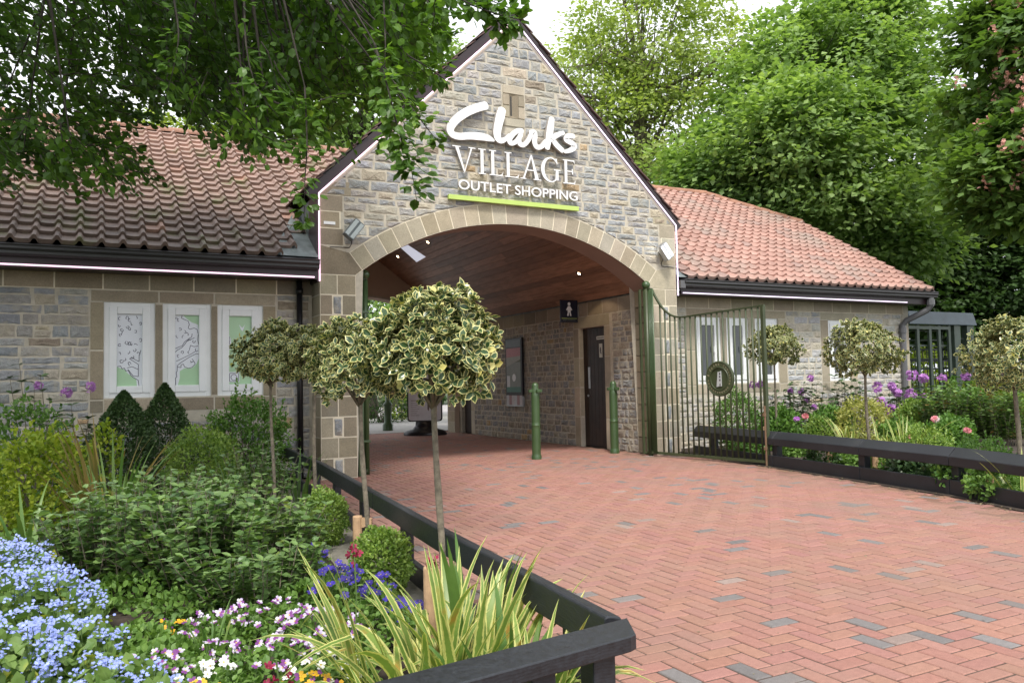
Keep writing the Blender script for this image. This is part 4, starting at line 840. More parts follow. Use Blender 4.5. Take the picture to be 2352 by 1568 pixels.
# ---------------------------------------------------------------- iron gates
def gate(hinge, end, label, nb=19, emblem=True):
    hinge, end = np.array(hinge, float), np.array(end, float); d = end - hinge; LG = np.linalg.norm(d); d /= LG; nv = np.array((-d[1], d[0], 0))
    if nv[1] > 0 and emblem: nv = -nv
    t = thing('iron_gate', label, 'gate', hinge, 'open iron gates of the archway')
    def zt(u):
        x = u * LG
        if x < .16: return 2.44
        if x < .80: q = (x - .16) / .64; return 2.44 - .47 * (1 - (1 - q) ** 2.6)
        return 1.97 + .03 * (x - .80)
    g = G(); g.tube([hinge + d * .05 + (0, 0, .0), hinge + d * .05 + (0, 0, 2.44)], .038, 12); g.out('gate_post', M['gateg'] if emblem else M['green'], t, smooth=True)
    g = G(); c = hinge + d * .05 + (0, 0, 2.50); g.lathe(c, [(0, -.062)] + [(.062 * sin(a), -.062 * cos(a)) for a in np.linspace(.2, pi - .2, 9)] + [(0, .062)], 18); g.out('ball_finial', M['green'], t, smooth=True)
    us = np.linspace(0, 1, 40); g = G()
    g.beam(hinge + d * .0 + (0, 0, .05), end + (0, 0, .05), .035, .035)
    pts = [hinge + d * LG * u + (0, 0, zt(u)) for u in us]
    for a, b in zip(pts[:-1], pts[1:]): g.beam(a, b + (b - a) * .05, .034, .022)
    g.beam(end - d * .022 + (0, 0, .0), end - d * .022 + (0, 0, zt(1)), .045, .045, up=(0, 1, 0)); g.out('frame', M['gateg'], t)
    if emblem:
        g = G(); g.box(2.035, 2.065, .04, .075, .03, 2.42); g.box(2.036, 2.21, .045, .07, 2.421, 2.435); g.box(2.036, 2.21, .045, .07, .03, .05); g.out('hinge_stile', M['gateg'], t, bevel=.003)
        for k in range(3): g = G(); g.tube([(2.105 + .022 * k, .03, .05), (2.105 + .022 * k, .03, 2.42)], .008, 8); g.out('bar', M['green'], t)
    for i in range(4): 
        g = G(); g.tube([hinge + d * (.10 + .035 * i) + nv * .01 * i + (0, 0, .05), hinge + d * (.10 + .035 * i) + nv * .01 * i + (0, 0, 2.43)], .013, 8); g.out('bar', M['green'], t, smooth=True)
    for i in range(nb):
        u = (.27 + (LG - .32) * (i + .5) / nb) / LG; b = hinge + d * LG * u; g = G(); g.tube([b + (0, 0, .06), b + (0, 0, zt(u))], .0125, 8); g.out('bar', M['gateg'], t, smooth=True)
    g = G(); b = end - d * .022 + nv * .03; g.tube([b + (0, 0, -.02), b + (0, 0, .75)], .012, 8); g.beam(b + (0, 0, .62), b + (0, 0, .66), .05, .03, up=(0, 1, 0)); g.beam(b + (0, 0, .2), b + (0, 0, .24), .05, .03, up=(0, 1, 0)); g.out('drop_bolt', simple('rusty_bolt', (.20, .12, .07), .8), t)
    if not emblem:
        g = G(); g.box(-2.215, -2.145, .06, .13, 0, 2.33); g.box(-2.15, -2.04, .13, .16, 2.0, 2.03); g.box(-2.15, -2.04, .13, .16, .4, .43); g.out('wall_post', M['green'], t, bevel=.006)
    if emblem:
        c = hinge + d * 1.40 + nv * .016 + (0, 0, 1.10); R_ = .235
        def disc(pr, k=40):
            V = [c + (d * cos(a) + np.array((0, 0, 1.)) * sin(a)) * rr + nv * h for rr, h in pr for a in np.linspace(0, 2 * pi, k, endpoint=False)]
            return V, [(i * k + j, i * k + (j + 1) % k, (i + 1) * k + (j + 1) % k, (i + 1) * k + j) for i in range(len(pr) - 1) for j in range(k)]
        V, F = disc([(0.001, -.015), (R_, -.015), (R_, .012), (R_ - .012, .02), (R_ - .022, .014), (R_ - .075, .014), (R_ - .08, .02), (R_ - .088, .02), (R_ - .092, .006), (.001, .006)])
        ro = mk('roundel', V, F, M['gateg'], t, smooth=False)
        g = G(); E3 = np.array((0, 0, 1.))
        tw = [(-.038, -.10), (.0, -.10), (-.003, .09), (-.034, .10)]; tw2 = [(.0, -.10), (.042, -.11), (.018, .09), (-.003, .09)]
        g.prism(tw, -d, E3, c, nv, .020, (.6,) * 3); g.prism(tw2, -d, E3, c, nv, .021); to = g.out('tower_emblem', simple('silver_paint', (.46, .48, .48), .4, var=.1), ro)
        g = G()
        for zz in (-.03, .015, .055): g.prism([(-.028, zz), (-.008, zz), (-.008, zz + .022), (-.028, zz + .022)], -d, E3, c, nv, .0215)
        g.prism([(-.024, -.098), (-.012, -.098), (-.012, -.07), (-.018, -.062), (-.024, -.07)], -d, E3, c, nv, .0216); g.out('opening', M['black'], ro)
        s_ = 'J.CLARK.C'; rad = R_ - .048; V = []; F = []; n0 = 0
        tv = {}
        for ch in set(s_): tv[ch] = text(ch if ch != '.' else 'o', 0, 0, 0, 0, 0, 0, None, None, .01)
        angs = np.linspace(radians(168), radians(62), len(s_))
        arcs = list(zip(s_, angs)) + [(None, a) for a in np.radians([50, 38, 26, 14, 2, -10, -22, -40, -52, -64, -76, -88, -100, -112, -124, -136, -148, -160, -172])]
        for ch, a in arcs:
            er = -d * cos(a) * -1 * -1 + E3 * sin(a); er = (-d) * cos(a) * (1) + E3 * sin(a)
            er = (d if False else -(-d)) * 0 + er
            right = np.cross(E3, nv)  # direction that reads left to right seen from the front
            er = right * cos(a) + E3 * sin(a); et = right * sin(a) - E3 * cos(a)
            if ch:
                u, w, FF, be = tv[ch]; wd, hh = (.026, .034) if ch != '.' else (.008, .008)
                pts = [c + er * (rad + (wv_ - .5) * hh) + et * ((uu - .5) * wd) + nv * .0165 for uu, wv_ in zip(u, w)]
            else:
                pts = [c + er * (rad + v_) + et * u_ + nv * .0165 for u_, v_ in ((-.009, -.015), (-.004, -.015), (-.004, .015), (-.009, .015), (.003, -.012), (.009, -.012), (.009, .008), (.003, .008))]; FF = [(0, 1, 2, 3), (4, 5, 6, 7)]
            V += pts; F += [tuple(q + n0 for q in f) for f in FF]; n0 += len(pts)
        mk('rim_lettering', V, F, simple('worn_gilt', (.34, .31, .20), .5), ro)
    return t
gate((2.13, .06, 0), (2.40, -2.06, 0), 'open iron gate with round tower emblem in front of the right wing')
gate((-2.075, .20, 0), (-1.50, 2.30, 0), 'open green iron gate folded back inside the left pier', nb=12, emblem=False)

# ---------------------------------------------------------------- notice case, leaflet holder, toilet sign
X = OW - .012
t = thing('notice_case', 'dark framed poster case on the passage wall', 'notice board', (X, 4.4, 1.4))
G().box(X - .05, X, 4.06, 4.75, .86, 1.97).out('case', M['black'], t, bevel=.006)
G().box(X - .056, X - .051, 4.10, 4.71, 1.80, 1.93).out('header', M['greym'], t)
pm = colmat('poster_print', .4, 3, .1, 0, 10, 0)
g = G(); g.box(X - .054, X - .0505, 4.11, 4.70, .92, 1.02, (.10, .24, .19)); g.box(X - .054, X - .0505, 4.11, 4.70, 1.02, 1.5, (.27, .30, .27)); g.box(X - .054, X - .0505, 4.11, 4.70, 1.5, 1.60, (.14, .16, .11)); g.box(X - .054, X - .0505, 4.11, 4.70, 1.60, 1.78, (.50, .22, .24)); g.add([(X - .0545, 4.70, 1.42), (X - .0545, 4.11, 1.55), (X - .0545, 4.11, 1.62), (X - .0545, 4.70, 1.60)], [(0, 1, 2, 3)], (.38, .38, .34))
g.box(X - .055, X - .0541, 4.56, 4.68, 1.02, 1.24, (.7, .72, .74)); g.out('poster', pm, t)
g = G(); g.tube([(X - .0545, 4.38, 1.20), (X - .056, 4.38, 1.20)], .075, 18, (.85,) * 3); g.out('round_sticker', M['white'], t)
t = thing('leaflet_holder', 'small leaflet holder with striped leaflets under the poster case', 'leaflet holder', (X, 4.4, .75))
G().box(X - .04, X, 4.06, 4.75, .64, .84).out('tray', M['metal'], t, bevel=.004)
g = G()
for i in range(6): a = 4.08 + i * .11; g.box(X - .046, X - .041, a, a + .095, .67, .86, ((.62, .58, .58), (.45, .28, .28), (.60, .60, .62))[i % 3])
g.out('leaflets', pm, t)
t = thing('toilet_sign', 'navy projecting sign with white baby figure above the dark door', 'sign', (X, 2.04, 2.3))
# the sign hangs at right angles to the wall
G().box(X - .37, X - .03, 2.03, 2.055, 2.10, 2.48).out('panel', M['navy'], t, bevel=.002)
G().box(X - .03, X, 2.035, 2.05, 2.2, 2.4).out('bracket', M['metal'], t)
g = G(); cx = X - .20
def q2(p_): g.prism([(cx + a, b) for a, b in p_], XU, (0, 0, 1), (0, 2.03, 0), YN, .004 + .0003 * len(g.v))
q2([(.028 * cos(a), 2.415 + .028 * sin(a)) for a in np.linspace(0, 2 * pi, 14, endpoint=False)]); q2([(-.022, 2.38), (.022, 2.38), (.034, 2.31), (.026, 2.27), (-.026, 2.27), (-.034, 2.31)])
q2([(-.02, 2.375), (-.06, 2.315), (-.048, 2.305), (-.015, 2.345)]); q2([(.02, 2.375), (.015, 2.345), (.048, 2.305), (.06, 2.315)]); q2([(-.026, 2.275), (-.006, 2.275), (-.012, 2.235), (-.018, 2.21), (-.04, 2.212), (-.036, 2.24)]); q2([(.006, 2.275), (.026, 2.275), (.036, 2.24), (.04, 2.212), (.018, 2.21), (.012, 2.235)])
g.out('baby_figure', M['white'], t)
G().box(X - .35, X - .05, 2.0275, 2.0295, 2.165, 2.172).out('green_line', M['lime'], t)
wall_text('BABY CHANGING', (X - .32, 2.03, 2.13), XU, 0, YN, .24, .02, .002, simple('dim_grey_print', (.12, .14, .12), .5), t)
# free standing map board at the far end
t = thing('map_sign_stand', 'freestanding grey panel on a rounded black base beyond the passage', 'sign stand', (1.33, 7.0, 0))
ax = np.array((1.33, 7.0, 0.)); dd = np.array((.89, -.46, 0)); nn = np.array((-.46, -.89, 0))
g = G(); R_ = .06; P_ = [(-.38 + R_ - R_ * cos(a), .30 + R_ - R_ * sin(a)) for a in np.linspace(0, pi / 2, 5)] + [(.38 - R_ + R_ * sin(a), .30 + R_ - R_ * cos(a)) for a in np.linspace(0, pi / 2, 5)] + [(.38, 1.72), (-.38, 1.72)]
g.prism(P_, dd, (0, 0, 1), ax - nn * .04, nn, .08); g.out('panel', M['black'], t)
g = G(); g.prism([(a * .93, .32 + (b - .3) * .97) for a, b in P_], dd, (0, 0, 1), ax, nn, .043); g.out('map_face', simple('grey_map_face', (.72, .71, .75), .35, var=.1), t)
g = G(); pr = [(.47, .0), (.48, .04), (.42, .10), (.28, .14), (.22, .2), (.2, .31), (0, .31)]; 
V = [ax + dd * r_ * cos(a) + nn * r_ * .55 * sin(a) + (0, 0, z) for r_, z in pr for a in np.linspace(0, 2 * pi, 28, endpoint=False)]; g.add(V, [(i * 28 + j, i * 28 + (j + 1) % 28, (i + 1) * 28 + (j + 1) % 28, (i + 1) * 28 + j) for i in range(6) for j in range(28)]); g.out('base', M['black'], t, smooth=True)
g = G(); g.prism([(-.3, .75), (-.05, .75), (-.05, .762), (-.3, .762)], dd, (0, 0, 1), ax, nn, .045)
for k in range(7): g.prism([(-.30, .70 - k * .045), (-.12 - .03 * (k % 3), .70 - k * .045), (-.12 - .03 * (k % 3), .706 - k * .045), (-.30, .706 - k * .045)], dd, (0, 0, 1), ax, nn, .0452)
g.prism([(.06, 1.2), (.12, 1.2), (.10, .60), (.09, .52), (.06, .56)], dd, (0, 0, 1), ax, nn, .0455); g.out('map_print', simple('map_print', (.16, .10, .10), .5), t)
t = thing('green_post', 'dark green cast post beside the far path', 'post', (1.25, 9.3, 0)); g = G(); g.lathe((1.25, 9.3, 0), [(.13, 0), (.13, .15), (.09, .2), (.09, .6), (.11, .62), (.11, .66), (.06, .7), (.06, 1.3), (0, 1.35)], 16); g.out('post', M['green'], t, smooth=True)

# ---------------------------------------------------------------- turnstile and railings beyond the right wing
t = thing('turnstile', 'tall green turnstile cage with blue grey metal canopy beside the right wing', 'turnstile', (11.4, 1.9, 0))
g = G(); x0, x1, y0, y1 = 10.6, 12.93, 1.9, 3.2
g.add([(x0, y0, 2.20), (x1 + .03, y0, 2.20), (x1 - .06, y0 + .03, 2.49), (x0, y0 + .03, 2.49), (x0, y1, 2.20), (x1 + .03, y1, 2.20), (x1 - .06, y1 - .03, 2.49), (x0, y1 - .03, 2.49)], [(0, 1, 2, 3), (4, 7, 6, 5), (3, 2, 6, 7), (0, 4, 5, 1), (1, 5, 6, 2), (0, 3, 7, 4)]); g.out('canopy', M['slate'], t, bevel=.012)
def ux(px, y=2.0): return float(AtY(px, 780, y)[0])
for px in (2108, 2118 + 18, 2157, 2180): 
    g = G(); a = ux(px); g.box(a - .04, a + .04, 1.98, 2.03, 0, 2.19); g.out('cage_bar', M['tsg'], t)
for px, w_ in ((2196, .11), (2226, .12)):
    g = G(); a = ux(px); g.box(a - w_, a + w_, 1.96, 2.1, 0, 2.2); g.out('post', M['tsg'], t)
g = G(); g.box(10.6, ux(2182), 1.975, 2.035, 2.10, 2.17); g.box(10.6, ux(2182), 2.04, 2.08, 1.72, 1.76); g.out('cage_rail', M['tsg'], t)
for k in range(9):
    z = .35 + k * .22; g = G(); a = radians((k % 3) * 14); g.tube([(ux(2198), 2.35, z), (ux(2228), 2.25 - (k % 2) * .3, z + .02)], .026, 8); g.out('rotor_arm', M['tsg'], t, smooth=True)
    g = G(); g.tube([(10.7, 2.55, z), (ux(2200), 2.5, z)], .022, 8); g.out('rotor_arm', M['tsg'], t, smooth=True)
g = G(); g.tube([(ux(2198), 2.4, 0), (ux(2198), 2.4, 2.2)], .05, 10); g.out('rotor_post', M['tsg'], t, smooth=True)
t = thing('railing_fence', 'black vertical bar railing in front of a bright hedge by the turnstile', 'fence', (15, 3.5, 0))
g = G(); g.box(10.5, 19, 3.58, 3.62, 1.42, 1.46); g.box(10.5, 19, 3.58, 3.62, .2, .24); g.out('rail', M['black'], t)
for i in range(56):
    x = 10.6 + i * .15; g = G(); g.tube([(x, 3.55, 0), (x, 3.55, 1.75)], .012, 6); g.out('bar', M['black'], t)
# ---------------------------------------------------------------- leaves
OV = dict(v=[(0, 0, 0), (-.30, .28, .05), (0, .28, -.03), (.30, .28, .05), (-.33, .62, .04), (0, .62, -.02), (.33, .62, .04), (0, 1, -.06)],
          lu=[.7, 1, 0, 1, 1, 0, 1, 1], t=[(0, 2, 1), (0, 3, 2), (4, 5, 7), (5, 6, 7)], q=[(1, 2, 5, 4), (2, 3, 6, 5)])
DI = dict(v=[(0, 0, 0), (-.36, .48, .06), (.36, .48, .06), (0, 1, -.05)], lu=[.5, 1, 1, 1], t=[(0, 2, 1), (1, 2, 3)], q=[])
LG_ = dict(v=[(0, 0, 0), (-.14, .3, .03), (0, .3, -.02), (.14, .3, .03), (-.15, .65, -.01), (0, .65, -.06), (.15, .65, -.01), (0, 1, -.16)], lu=OV['lu'], t=OV['t'], q=OV['q'])
def nrmz(a): return a / (np.linalg.norm(a, axis=-1, keepdims=True) + 1e-9)
def leaves(name, mat, parent, P, D, N, S, tpl=OV, rnd=None, loc=None, wid=1., extra=None):
    P, D, N = (np.asarray(a, float) for a in (P, D, N)); n = len(P); S = np.broadcast_to(np.asarray(S, float), (n,))
    D = nrmz(D); N = nrmz(N - (N * D).sum(1, keepdims=True) * D); Wd = np.cross(D, N); tv = np.array(tpl['v']); k = len(tv)
    V = P[:, None, :] + S[:, None, None] * (Wd[:, None, :] * tv[None, :, 0:1] * wid + D[:, None, :] * tv[None, :, 1:2] + N[:, None, :] * tv[None, :, 2:3])
    off = (np.arange(n) * k)[:, None, None]; F = []
    if len(tpl['t']): F.append((np.array(tpl['t'])[None] + off).reshape(-1, 3))
    if len(tpl['q']): F.append((np.array(tpl['q'])[None] + off).reshape(-1, 4))
    rnd = rng.random(n) if rnd is None else rnd
    return mk(name, V.reshape(-1, 3), [f.astype(np.int32) for f in F], mat, parent, attrs={'rnd': np.repeat(rnd, k), 'lu': np.tile(np.array(tpl['lu'], float), n)}, loc=loc)
def rdir(n, up=0., flat=1.):
    d = rng.normal(size=(n, 3)); d[:, 2] *= flat; d = nrmz(d); d[:, 2] += up; return nrmz(d)
L_ = {}
L_['holly'] = leafmat('variegated_holly_leaf', (.022, .055, .020), (.060, .115, .04), .12, .28, margin=(.62, .59, .25), edge=.71, vary=6, spec=.5, tcol=(1.1, 1.2, .6))
L_['hollyc'] = leafmat('cream_holly_leaf', (.55, .50, .14), (.66, .60, .26), .25, .35, vary=6)
L_['maple'] = leafmat('maple_leaf', (.09, .18, .055), (.39, .53, .18), .42, .5, vary=.35)
L_['lime'] = leafmat('pale_tree_leaf', (.20, .28, .09), (.50, .58, .20), .45, .5, vary=.5)
L_['chest'] = leafmat('chestnut_leaf', (.06, .13, .03), (.22, .34, .08), .38, .5, vary=.8)
L_['dark'] = leafmat('shade_tree_leaf', (.02, .05, .015), (.08, .15, .035), .3, .5, vary=.5)
L_['beech'] = leafmat('beech_leaf', (.026, .062, .012), (.11, .22, .032), .42, .4, vary=1.2, third=(.28, .44, .07))  # third tone puts front light on leaves into their colour
L_['gold'] = leafmat('golden_shrub_leaf', (.15, .25, .02), (.40, .47, .045), .3, .5, vary=4)
L_['conifer'] = leafmat('dark_box_leaf', (.028, .065, .022), (.085, .15, .045), .15, .45, vary=6)
L_['box'] = leafmat('box_leaf', (.10, .20, .035), (.34, .46, .10), .3, .35, vary=8)
L_['mid'] = leafmat('shrub_leaf', (.06, .15, .03), (.18, .32, .065), .3, .4, vary=5)
L_['rose'] = leafmat('rose_leaf', (.055, .12, .04), (.22, .34, .11), .25, .30, vary=3, third=(.24, .30, .05), spec=.5)
L_['rhodo'] = leafmat('rhododendron_leaf', (.03, .07, .025), (.10, .17, .06), .12, .35, vary=4, spec=.5)
L_['fmn'] = leafmat('forget_me_not_leaf', (.10, .19, .05), (.20, .30, .08), .3, .5, vary=5, third=(.5, .5, .06))
L_['low'] = leafmat('low_bedding_leaf', (.08, .17, .035), (.22, .36, .08), .3, .5, vary=6)
L_['iris'] = leafmat('striped_blade', (.11, .20, .04), (.24, .34, .08), .28, .35, margin=(.62, .60, .22), edge=.60, vary=9, third=(.42, .26, .06))
L_['irisg'] = leafmat('green_blade', (.07, .16, .035), (.17, .27, .075), .28, .35, vary=5, third=(.40, .26, .07))
L_['bronze'] = leafmat('bronze_blade', (.16, .16, .05), (.34, .24, .09), .25, .4, vary=5)
L_['hedge'] = leafmat('bright_hedge_leaf', (.13, .22, .02), (.38, .46, .05), .35, .5, vary=2)
L_['stem'] = leafmat('green_stem', (.10, .17, .05), (.18, .24, .08), .1, .5)
def petal(name, c, trans=.25, rough=.6):
    m, t, p = newmat(name); a = attr(t, 'col'); t.links.new(a.outputs['Color'], p.inputs['Base Color']); p.inputs['Roughness'].default_value = rough
    tr = t.nodes.new('ShaderNodeBsdfTranslucent'); t.links.new(a.outputs['Color'], tr.inputs['Color']); mx_ = t.nodes.new('ShaderNodeMixShader'); mx_.inputs[0].default_value = trans
    t.links.new(p.outputs[0], mx_.inputs[1]); t.links.new(tr.outputs[0], mx_.inputs[2]); t.links.new(mx_.outputs[0], t.nodes['Material Output'].inputs[0]); return m
PET = petal('petal', None)
def blossoms(name, parent, P, N, S, col_fn, petals=5, wid=.62, cup=.15, center=(.8, .6, .05), cr=.18):
    """open flowers: petals round a centre; P positions, N facing"""
    P = np.asarray(P, float); N = nrmz(np.asarray(N, float)); n = len(P); S = np.broadcast_to(np.asarray(S, float), (n,)); V = []; F = []; C = []
    for i in range(n):
        nn = N[i]; a = np.cross(nn, (0.3, .2, 1.)); a /= np.linalg.norm(a) + 1e-9; b = np.cross(nn, a); s = S[i] / 2; t0 = rng.uniform(0, 6.28); b0 = len(V)
        cols_ = col_fn(i, petals)
        for k in range(petals):
            t = t0 + 2 * pi * k / petals; w = pi / petals * wid * 1.6
            e = lambda r_, tt, h: P[i] + (a * cos(tt) + b * sin(tt)) * r_ * s + nn * h * s
            q = len(V); V += [e(.05, t, 0), e(.62, t - w, cup), e(1., t - w * .45, cup * 1.5), e(1., t + w * .45, cup * 1.5), e(.62, t + w, cup)]; F.append((q, q + 1, q + 2, q + 3, q + 4)); C += [cols_[k]] * 5
        q = len(V); V += [P[i] + (a * cos(tt) + b * sin(tt)) * cr * s + nn * .12 * s for tt in np.linspace(0, 2 * pi, 5, endpoint=False)]; F.append((q, q + 1, q + 2, q + 3, q + 4)); C += [center if not callable(center) else center(i)] * 5
    return mk(name, V, F, PET, parent, cols=np.array(C))
def blades(name, mat, parent, base, n, hmin, hmax, width, spread=.10, lean=.5, droop=.7, az=None, segs=9, wtip=.08, fold=.25):
    V = []; F = []; lu = []; rd = []
    for i in range(n):
        a = rng.uniform(0, 2 * pi) if az is None else rng.uniform(*az); b = np.array(base, float) + np.array((cos(a), sin(a), 0)) * rng.uniform(0, spread); b[2] = base[2]
        Ln = rng.uniform(hmin, hmax); le = rng.uniform(.08, lean); dr = rng.uniform(.15, 1.) * droop; w = width * rng.uniform(.65, 1.15); d = np.array((cos(a), sin(a), 0)); sd = np.array((-sin(a), cos(a), 0)); tw = rng.normal(0, .3)
        ang = le; p = b.copy(); b0 = len(V); rr = rng.random(); kink = rng.random() < .16; kp = rng.integers(4, 8)
        for s in range(segs + 1):
            f = s / segs; ang = le + dr * f * f * 1.8 + (1.3 if kink and s >= kp else 0); T = d * sin(ang) + np.array((0, 0, 1.)) * cos(ang); Nn = d * cos(ang) - np.array((0, 0, 1.)) * sin(ang)
            ww = w * (1 - (1 - wtip) * f ** 2.2) * (.55 + .45 * min(1, f * 4)) * (1 if s < segs else .15); sdt = sd * cos(tw * f) + Nn * sin(tw * f)
            V += [p - sdt * ww / 2 - Nn * fold * ww * .3, p, p + sdt * ww / 2 - Nn * fold * ww * .3]; lu += [1, 0, 1]; rd += [rr] * 3; p = p + T * Ln / segs
        F += [(b0 + 3 * s + q, b0 + 3 * s + q + 1, b0 + 3 * s + q + 4, b0 + 3 * s + q + 3) for s in range(segs) for q in (0, 1)]
    return mk(name, V, F, mat, parent, attrs={'rnd': rd, 'lu': lu}, smooth=True)
def on_ellipsoid(n, c, R, shell=.75, top=None):
    d = rdir(n); 
    if top is not None: d[:, 2] = np.where(d[:, 2] < top, -d[:, 2] * .6, d[:, 2]); d = nrmz(d)
    rr = rng.uniform(shell, 1.0, n) ** .7; lump = 1 + .10 * np.sin(d[:, 0] * 5 + c[0] * 9) * np.cos(d[:, 1] * 6 + c[1] * 7) + .07 * np.sin(d[:, 2] * 9 + d[:, 0] * 4)
    return np.asarray(c) + d * np.asarray(R) * (rr * lump)[:, None], d
def shrub(name, label, cat, x, y, rx, ry, h, n, size, mat, tpl=OV, group=None, cone=False, z0=.03, out=.8, up=.25, stems=5, flowers=None, wid=1., shell=.55, sprig=None):
    t = thing(name, label, cat, (x, y, z0), group)
    if cone:
        f = rng.random(n) ** .75; a = rng.uniform(0, 2 * pi, n); rr = (1 - f) ** .8 * rng.uniform(.55, 1.04, n) * (1 + .06 * np.sin(a * 5 + f * 9)); P = np.stack([x + rx * rr * np.cos(a), y + ry * rr * np.sin(a), z0 + .04 + h * f], 1); d = nrmz(np.stack([np.cos(a), np.sin(a), .5 + 0 * a], 1))
    else:
        P, d = on_ellipsoid(n, (x, y, z0 + h * .45), (rx, ry, h * .55), shell); P[:, 2] = np.maximum(P[:, 2], z0 + .01)
    if sprig:                                                    # shoots poking out of the outline
        ns = sprig[0]; i = rng.choice(len(P), ns); T = nrmz(d[i] + rng.normal(0, .35, (ns, 3)) + (0, 0, .6)); q = []; dd = []
        for k in range(ns):
            Lk = rng.uniform(.4, 1) * sprig[1]; m_ = int(Lk / size * 2.2) + 3; q.append(P[i[k]] + T[k] * np.linspace(0, Lk, m_)[:, None]); dd.append(nrmz(T[k] * .8 + rng.normal(0, .55, (m_, 3))))
        P = np.vstack([P] + q); d = np.vstack([d] + dd)
    n = len(P); D = nrmz(d * out + rdir(n) * .75 + (0, 0, up)); N = nrmz(d + rdir(n) * .6 + (0, 0, .6))
    leaves('foliage', mat, t, P, D, N, rng.uniform(.7, 1.2, n) * size, tpl, wid=wid)
    if stems:
        g = G()
        for k in range(stems):
            a = rng.uniform(0, 6.28); e = np.array((x + rx * .6 * cos(a), y + ry * .6 * sin(a), z0 + h * rng.uniform(.5, .85))); b = np.array((x + rx * .1 * cos(a), y + ry * .1 * sin(a), z0)); g.tube([b, (b + e) / 2 + (0, 0, .03), e], [.010, .007, .003], 5)
        g.out('stems', M['bark'], t)
    return t, P, d
def stemplant(name, label, cat, x, y, rx, ry, h, nst, lps, size, mat, tpl=OV, group=None, z0=.03, leaf_from=.25, lean=.35, whorl=1, curl=.2, stem_mat=None, sr=.004, flower=None, wid=1., up=.15):
    """many thin stems rising from an ellipse, leaves set along each"""
    t = thing(name, label, cat, (x, y, z0), group); g = G(); P = []; D = []; N = []; tips = []
    for k in range(nst):
        a = rng.uniform(0, 6.28); q = sqrt(rng.random()); b = np.array((x + rx * q * .75 * cos(a), y + ry * q * .75 * sin(a), z0)); hh = h * rng.uniform(.62, 1.05) * (1 - .18 * q)
        l = np.array((cos(a) * rx * .35 * q + rng.normal(0, lean * .18) * h, sin(a) * ry * .35 * q + rng.normal(0, lean * .18) * h, hh)); m_ = b + l * .5 + rng.normal(0, .02, 3) * h; e = b + l; g.tube([b, m_, e], [sr, sr * .8, sr * .4], 5, cap=False); tips.append(e)
        for f in np.linspace(leaf_from, 1., lps):
            pt = b + (m_ - b) * f * 2 if f < .5 else m_ + (e - m_) * (f - .5) * 2
            for w_ in range(whorl):
                aa = rng.uniform(0, 6.28); dv = np.array((cos(aa), sin(aa), rng.uniform(-.15, .55) + up)); P.append(pt); D.append(dv); N.append((rng.normal(0, .25), rng.normal(0, .25), 1.))
    leaves('foliage', mat, t, np.array(P), np.array(D), np.array(N), rng.uniform(.65, 1.15, len(P)) * size, tpl, wid=wid); g.out('stems', stem_mat or M['bark'], t)
    return t, np.array(tips)

# ---------------------------------------------------------------- standard hollies
def standard(x, y, ztop, rc, label, group, n=900, leaf=.075, lean=(0, 0), trunk_r=.017, flat=.88, skew=None):
    t = thing('standard_holly', label, 'small tree', (x, y, .03), group)
    cz = ztop - rc * flat; c = np.array((x + lean[0], y + lean[1], cz)); b = np.array((x, y, 0.03)); k = 9
    pts = [b + (c - b) * f + np.array((sin(f * 7 + x * 5), cos(f * 6 + y), 0)) * .006 for f in np.linspace(0, 1, k)]
    g = G(); rad = [trunk_r * (1.15 - .35 * f) * (1 + (.14 if i % 3 == 1 else 0)) for i, f in enumerate(np.linspace(0, 1, k))]; g.tube(pts, rad, 10)
    for q in range(9):
        a = q * .7; e = c + np.array((cos(a) * rc * .6, sin(a) * rc * .6, rc * .4 * sin(q * 2.1))); g.tube([c - (0, 0, rc * .75), (c + e) / 2 - (0, 0, rc * .2), e], [.009, .006, .003], 6)
    g.out('trunk', M['bark'], t, smooth=True)
    nr = int(n / 2.7); d = rdir(nr); d[:, 2] = np.where(d[:, 2] < -.75, -d[:, 2], d[:, 2]); ln = 1 + .13 * np.sin(d[:, 0] * 4.3 + x * 13) + .12 * np.cos(d[:, 1] * 5.1 + d[:, 2] * 4 + y * 3); rr = rng.uniform(.45, 1.0, nr) ** .5
    A = c + d * np.array((rc, rc, rc * flat)) * (rr * ln)[:, None]; 
    P = []; D = []; N = []
    for i in range(nr):                                             # rosettes of leaves at the shoot tips
        ax = nrmz(d[i] + (0, 0, .45) + rng.normal(0, .25, 3)); u = np.cross(ax, (.3, .1, 1)); u /= np.linalg.norm(u); v = np.cross(ax, u); t0 = rng.uniform(0, 6.28)
        for k_ in range(6): a = t0 + k_ * 1.05 + rng.normal(0, .2); o_ = u * cos(a) + v * sin(a); P.append(A[i] - ax * rng.uniform(0, .02)); D.append(o_ + ax * rng.uniform(-.1, 1.3) + rng.normal(0, .25, 3)); N.append(ax + o_ * .1 + rng.normal(0, .3, 3))
    P, D, N = map(np.array, (P, D, N)); m_ = rng.random(len(P)) < .035
    leaves('crown', L_['holly'], t, P[~m_], D[~m_], N[~m_], rng.uniform(.5, 1.05, (~m_).sum()) * leaf * .76, OV, wid=.88)
    leaves('cream_leaves', L_['hollyc'], t, P[m_], D[m_], N[m_], rng.uniform(.5, .85, m_.sum()) * leaf * .85, OV)
    return t
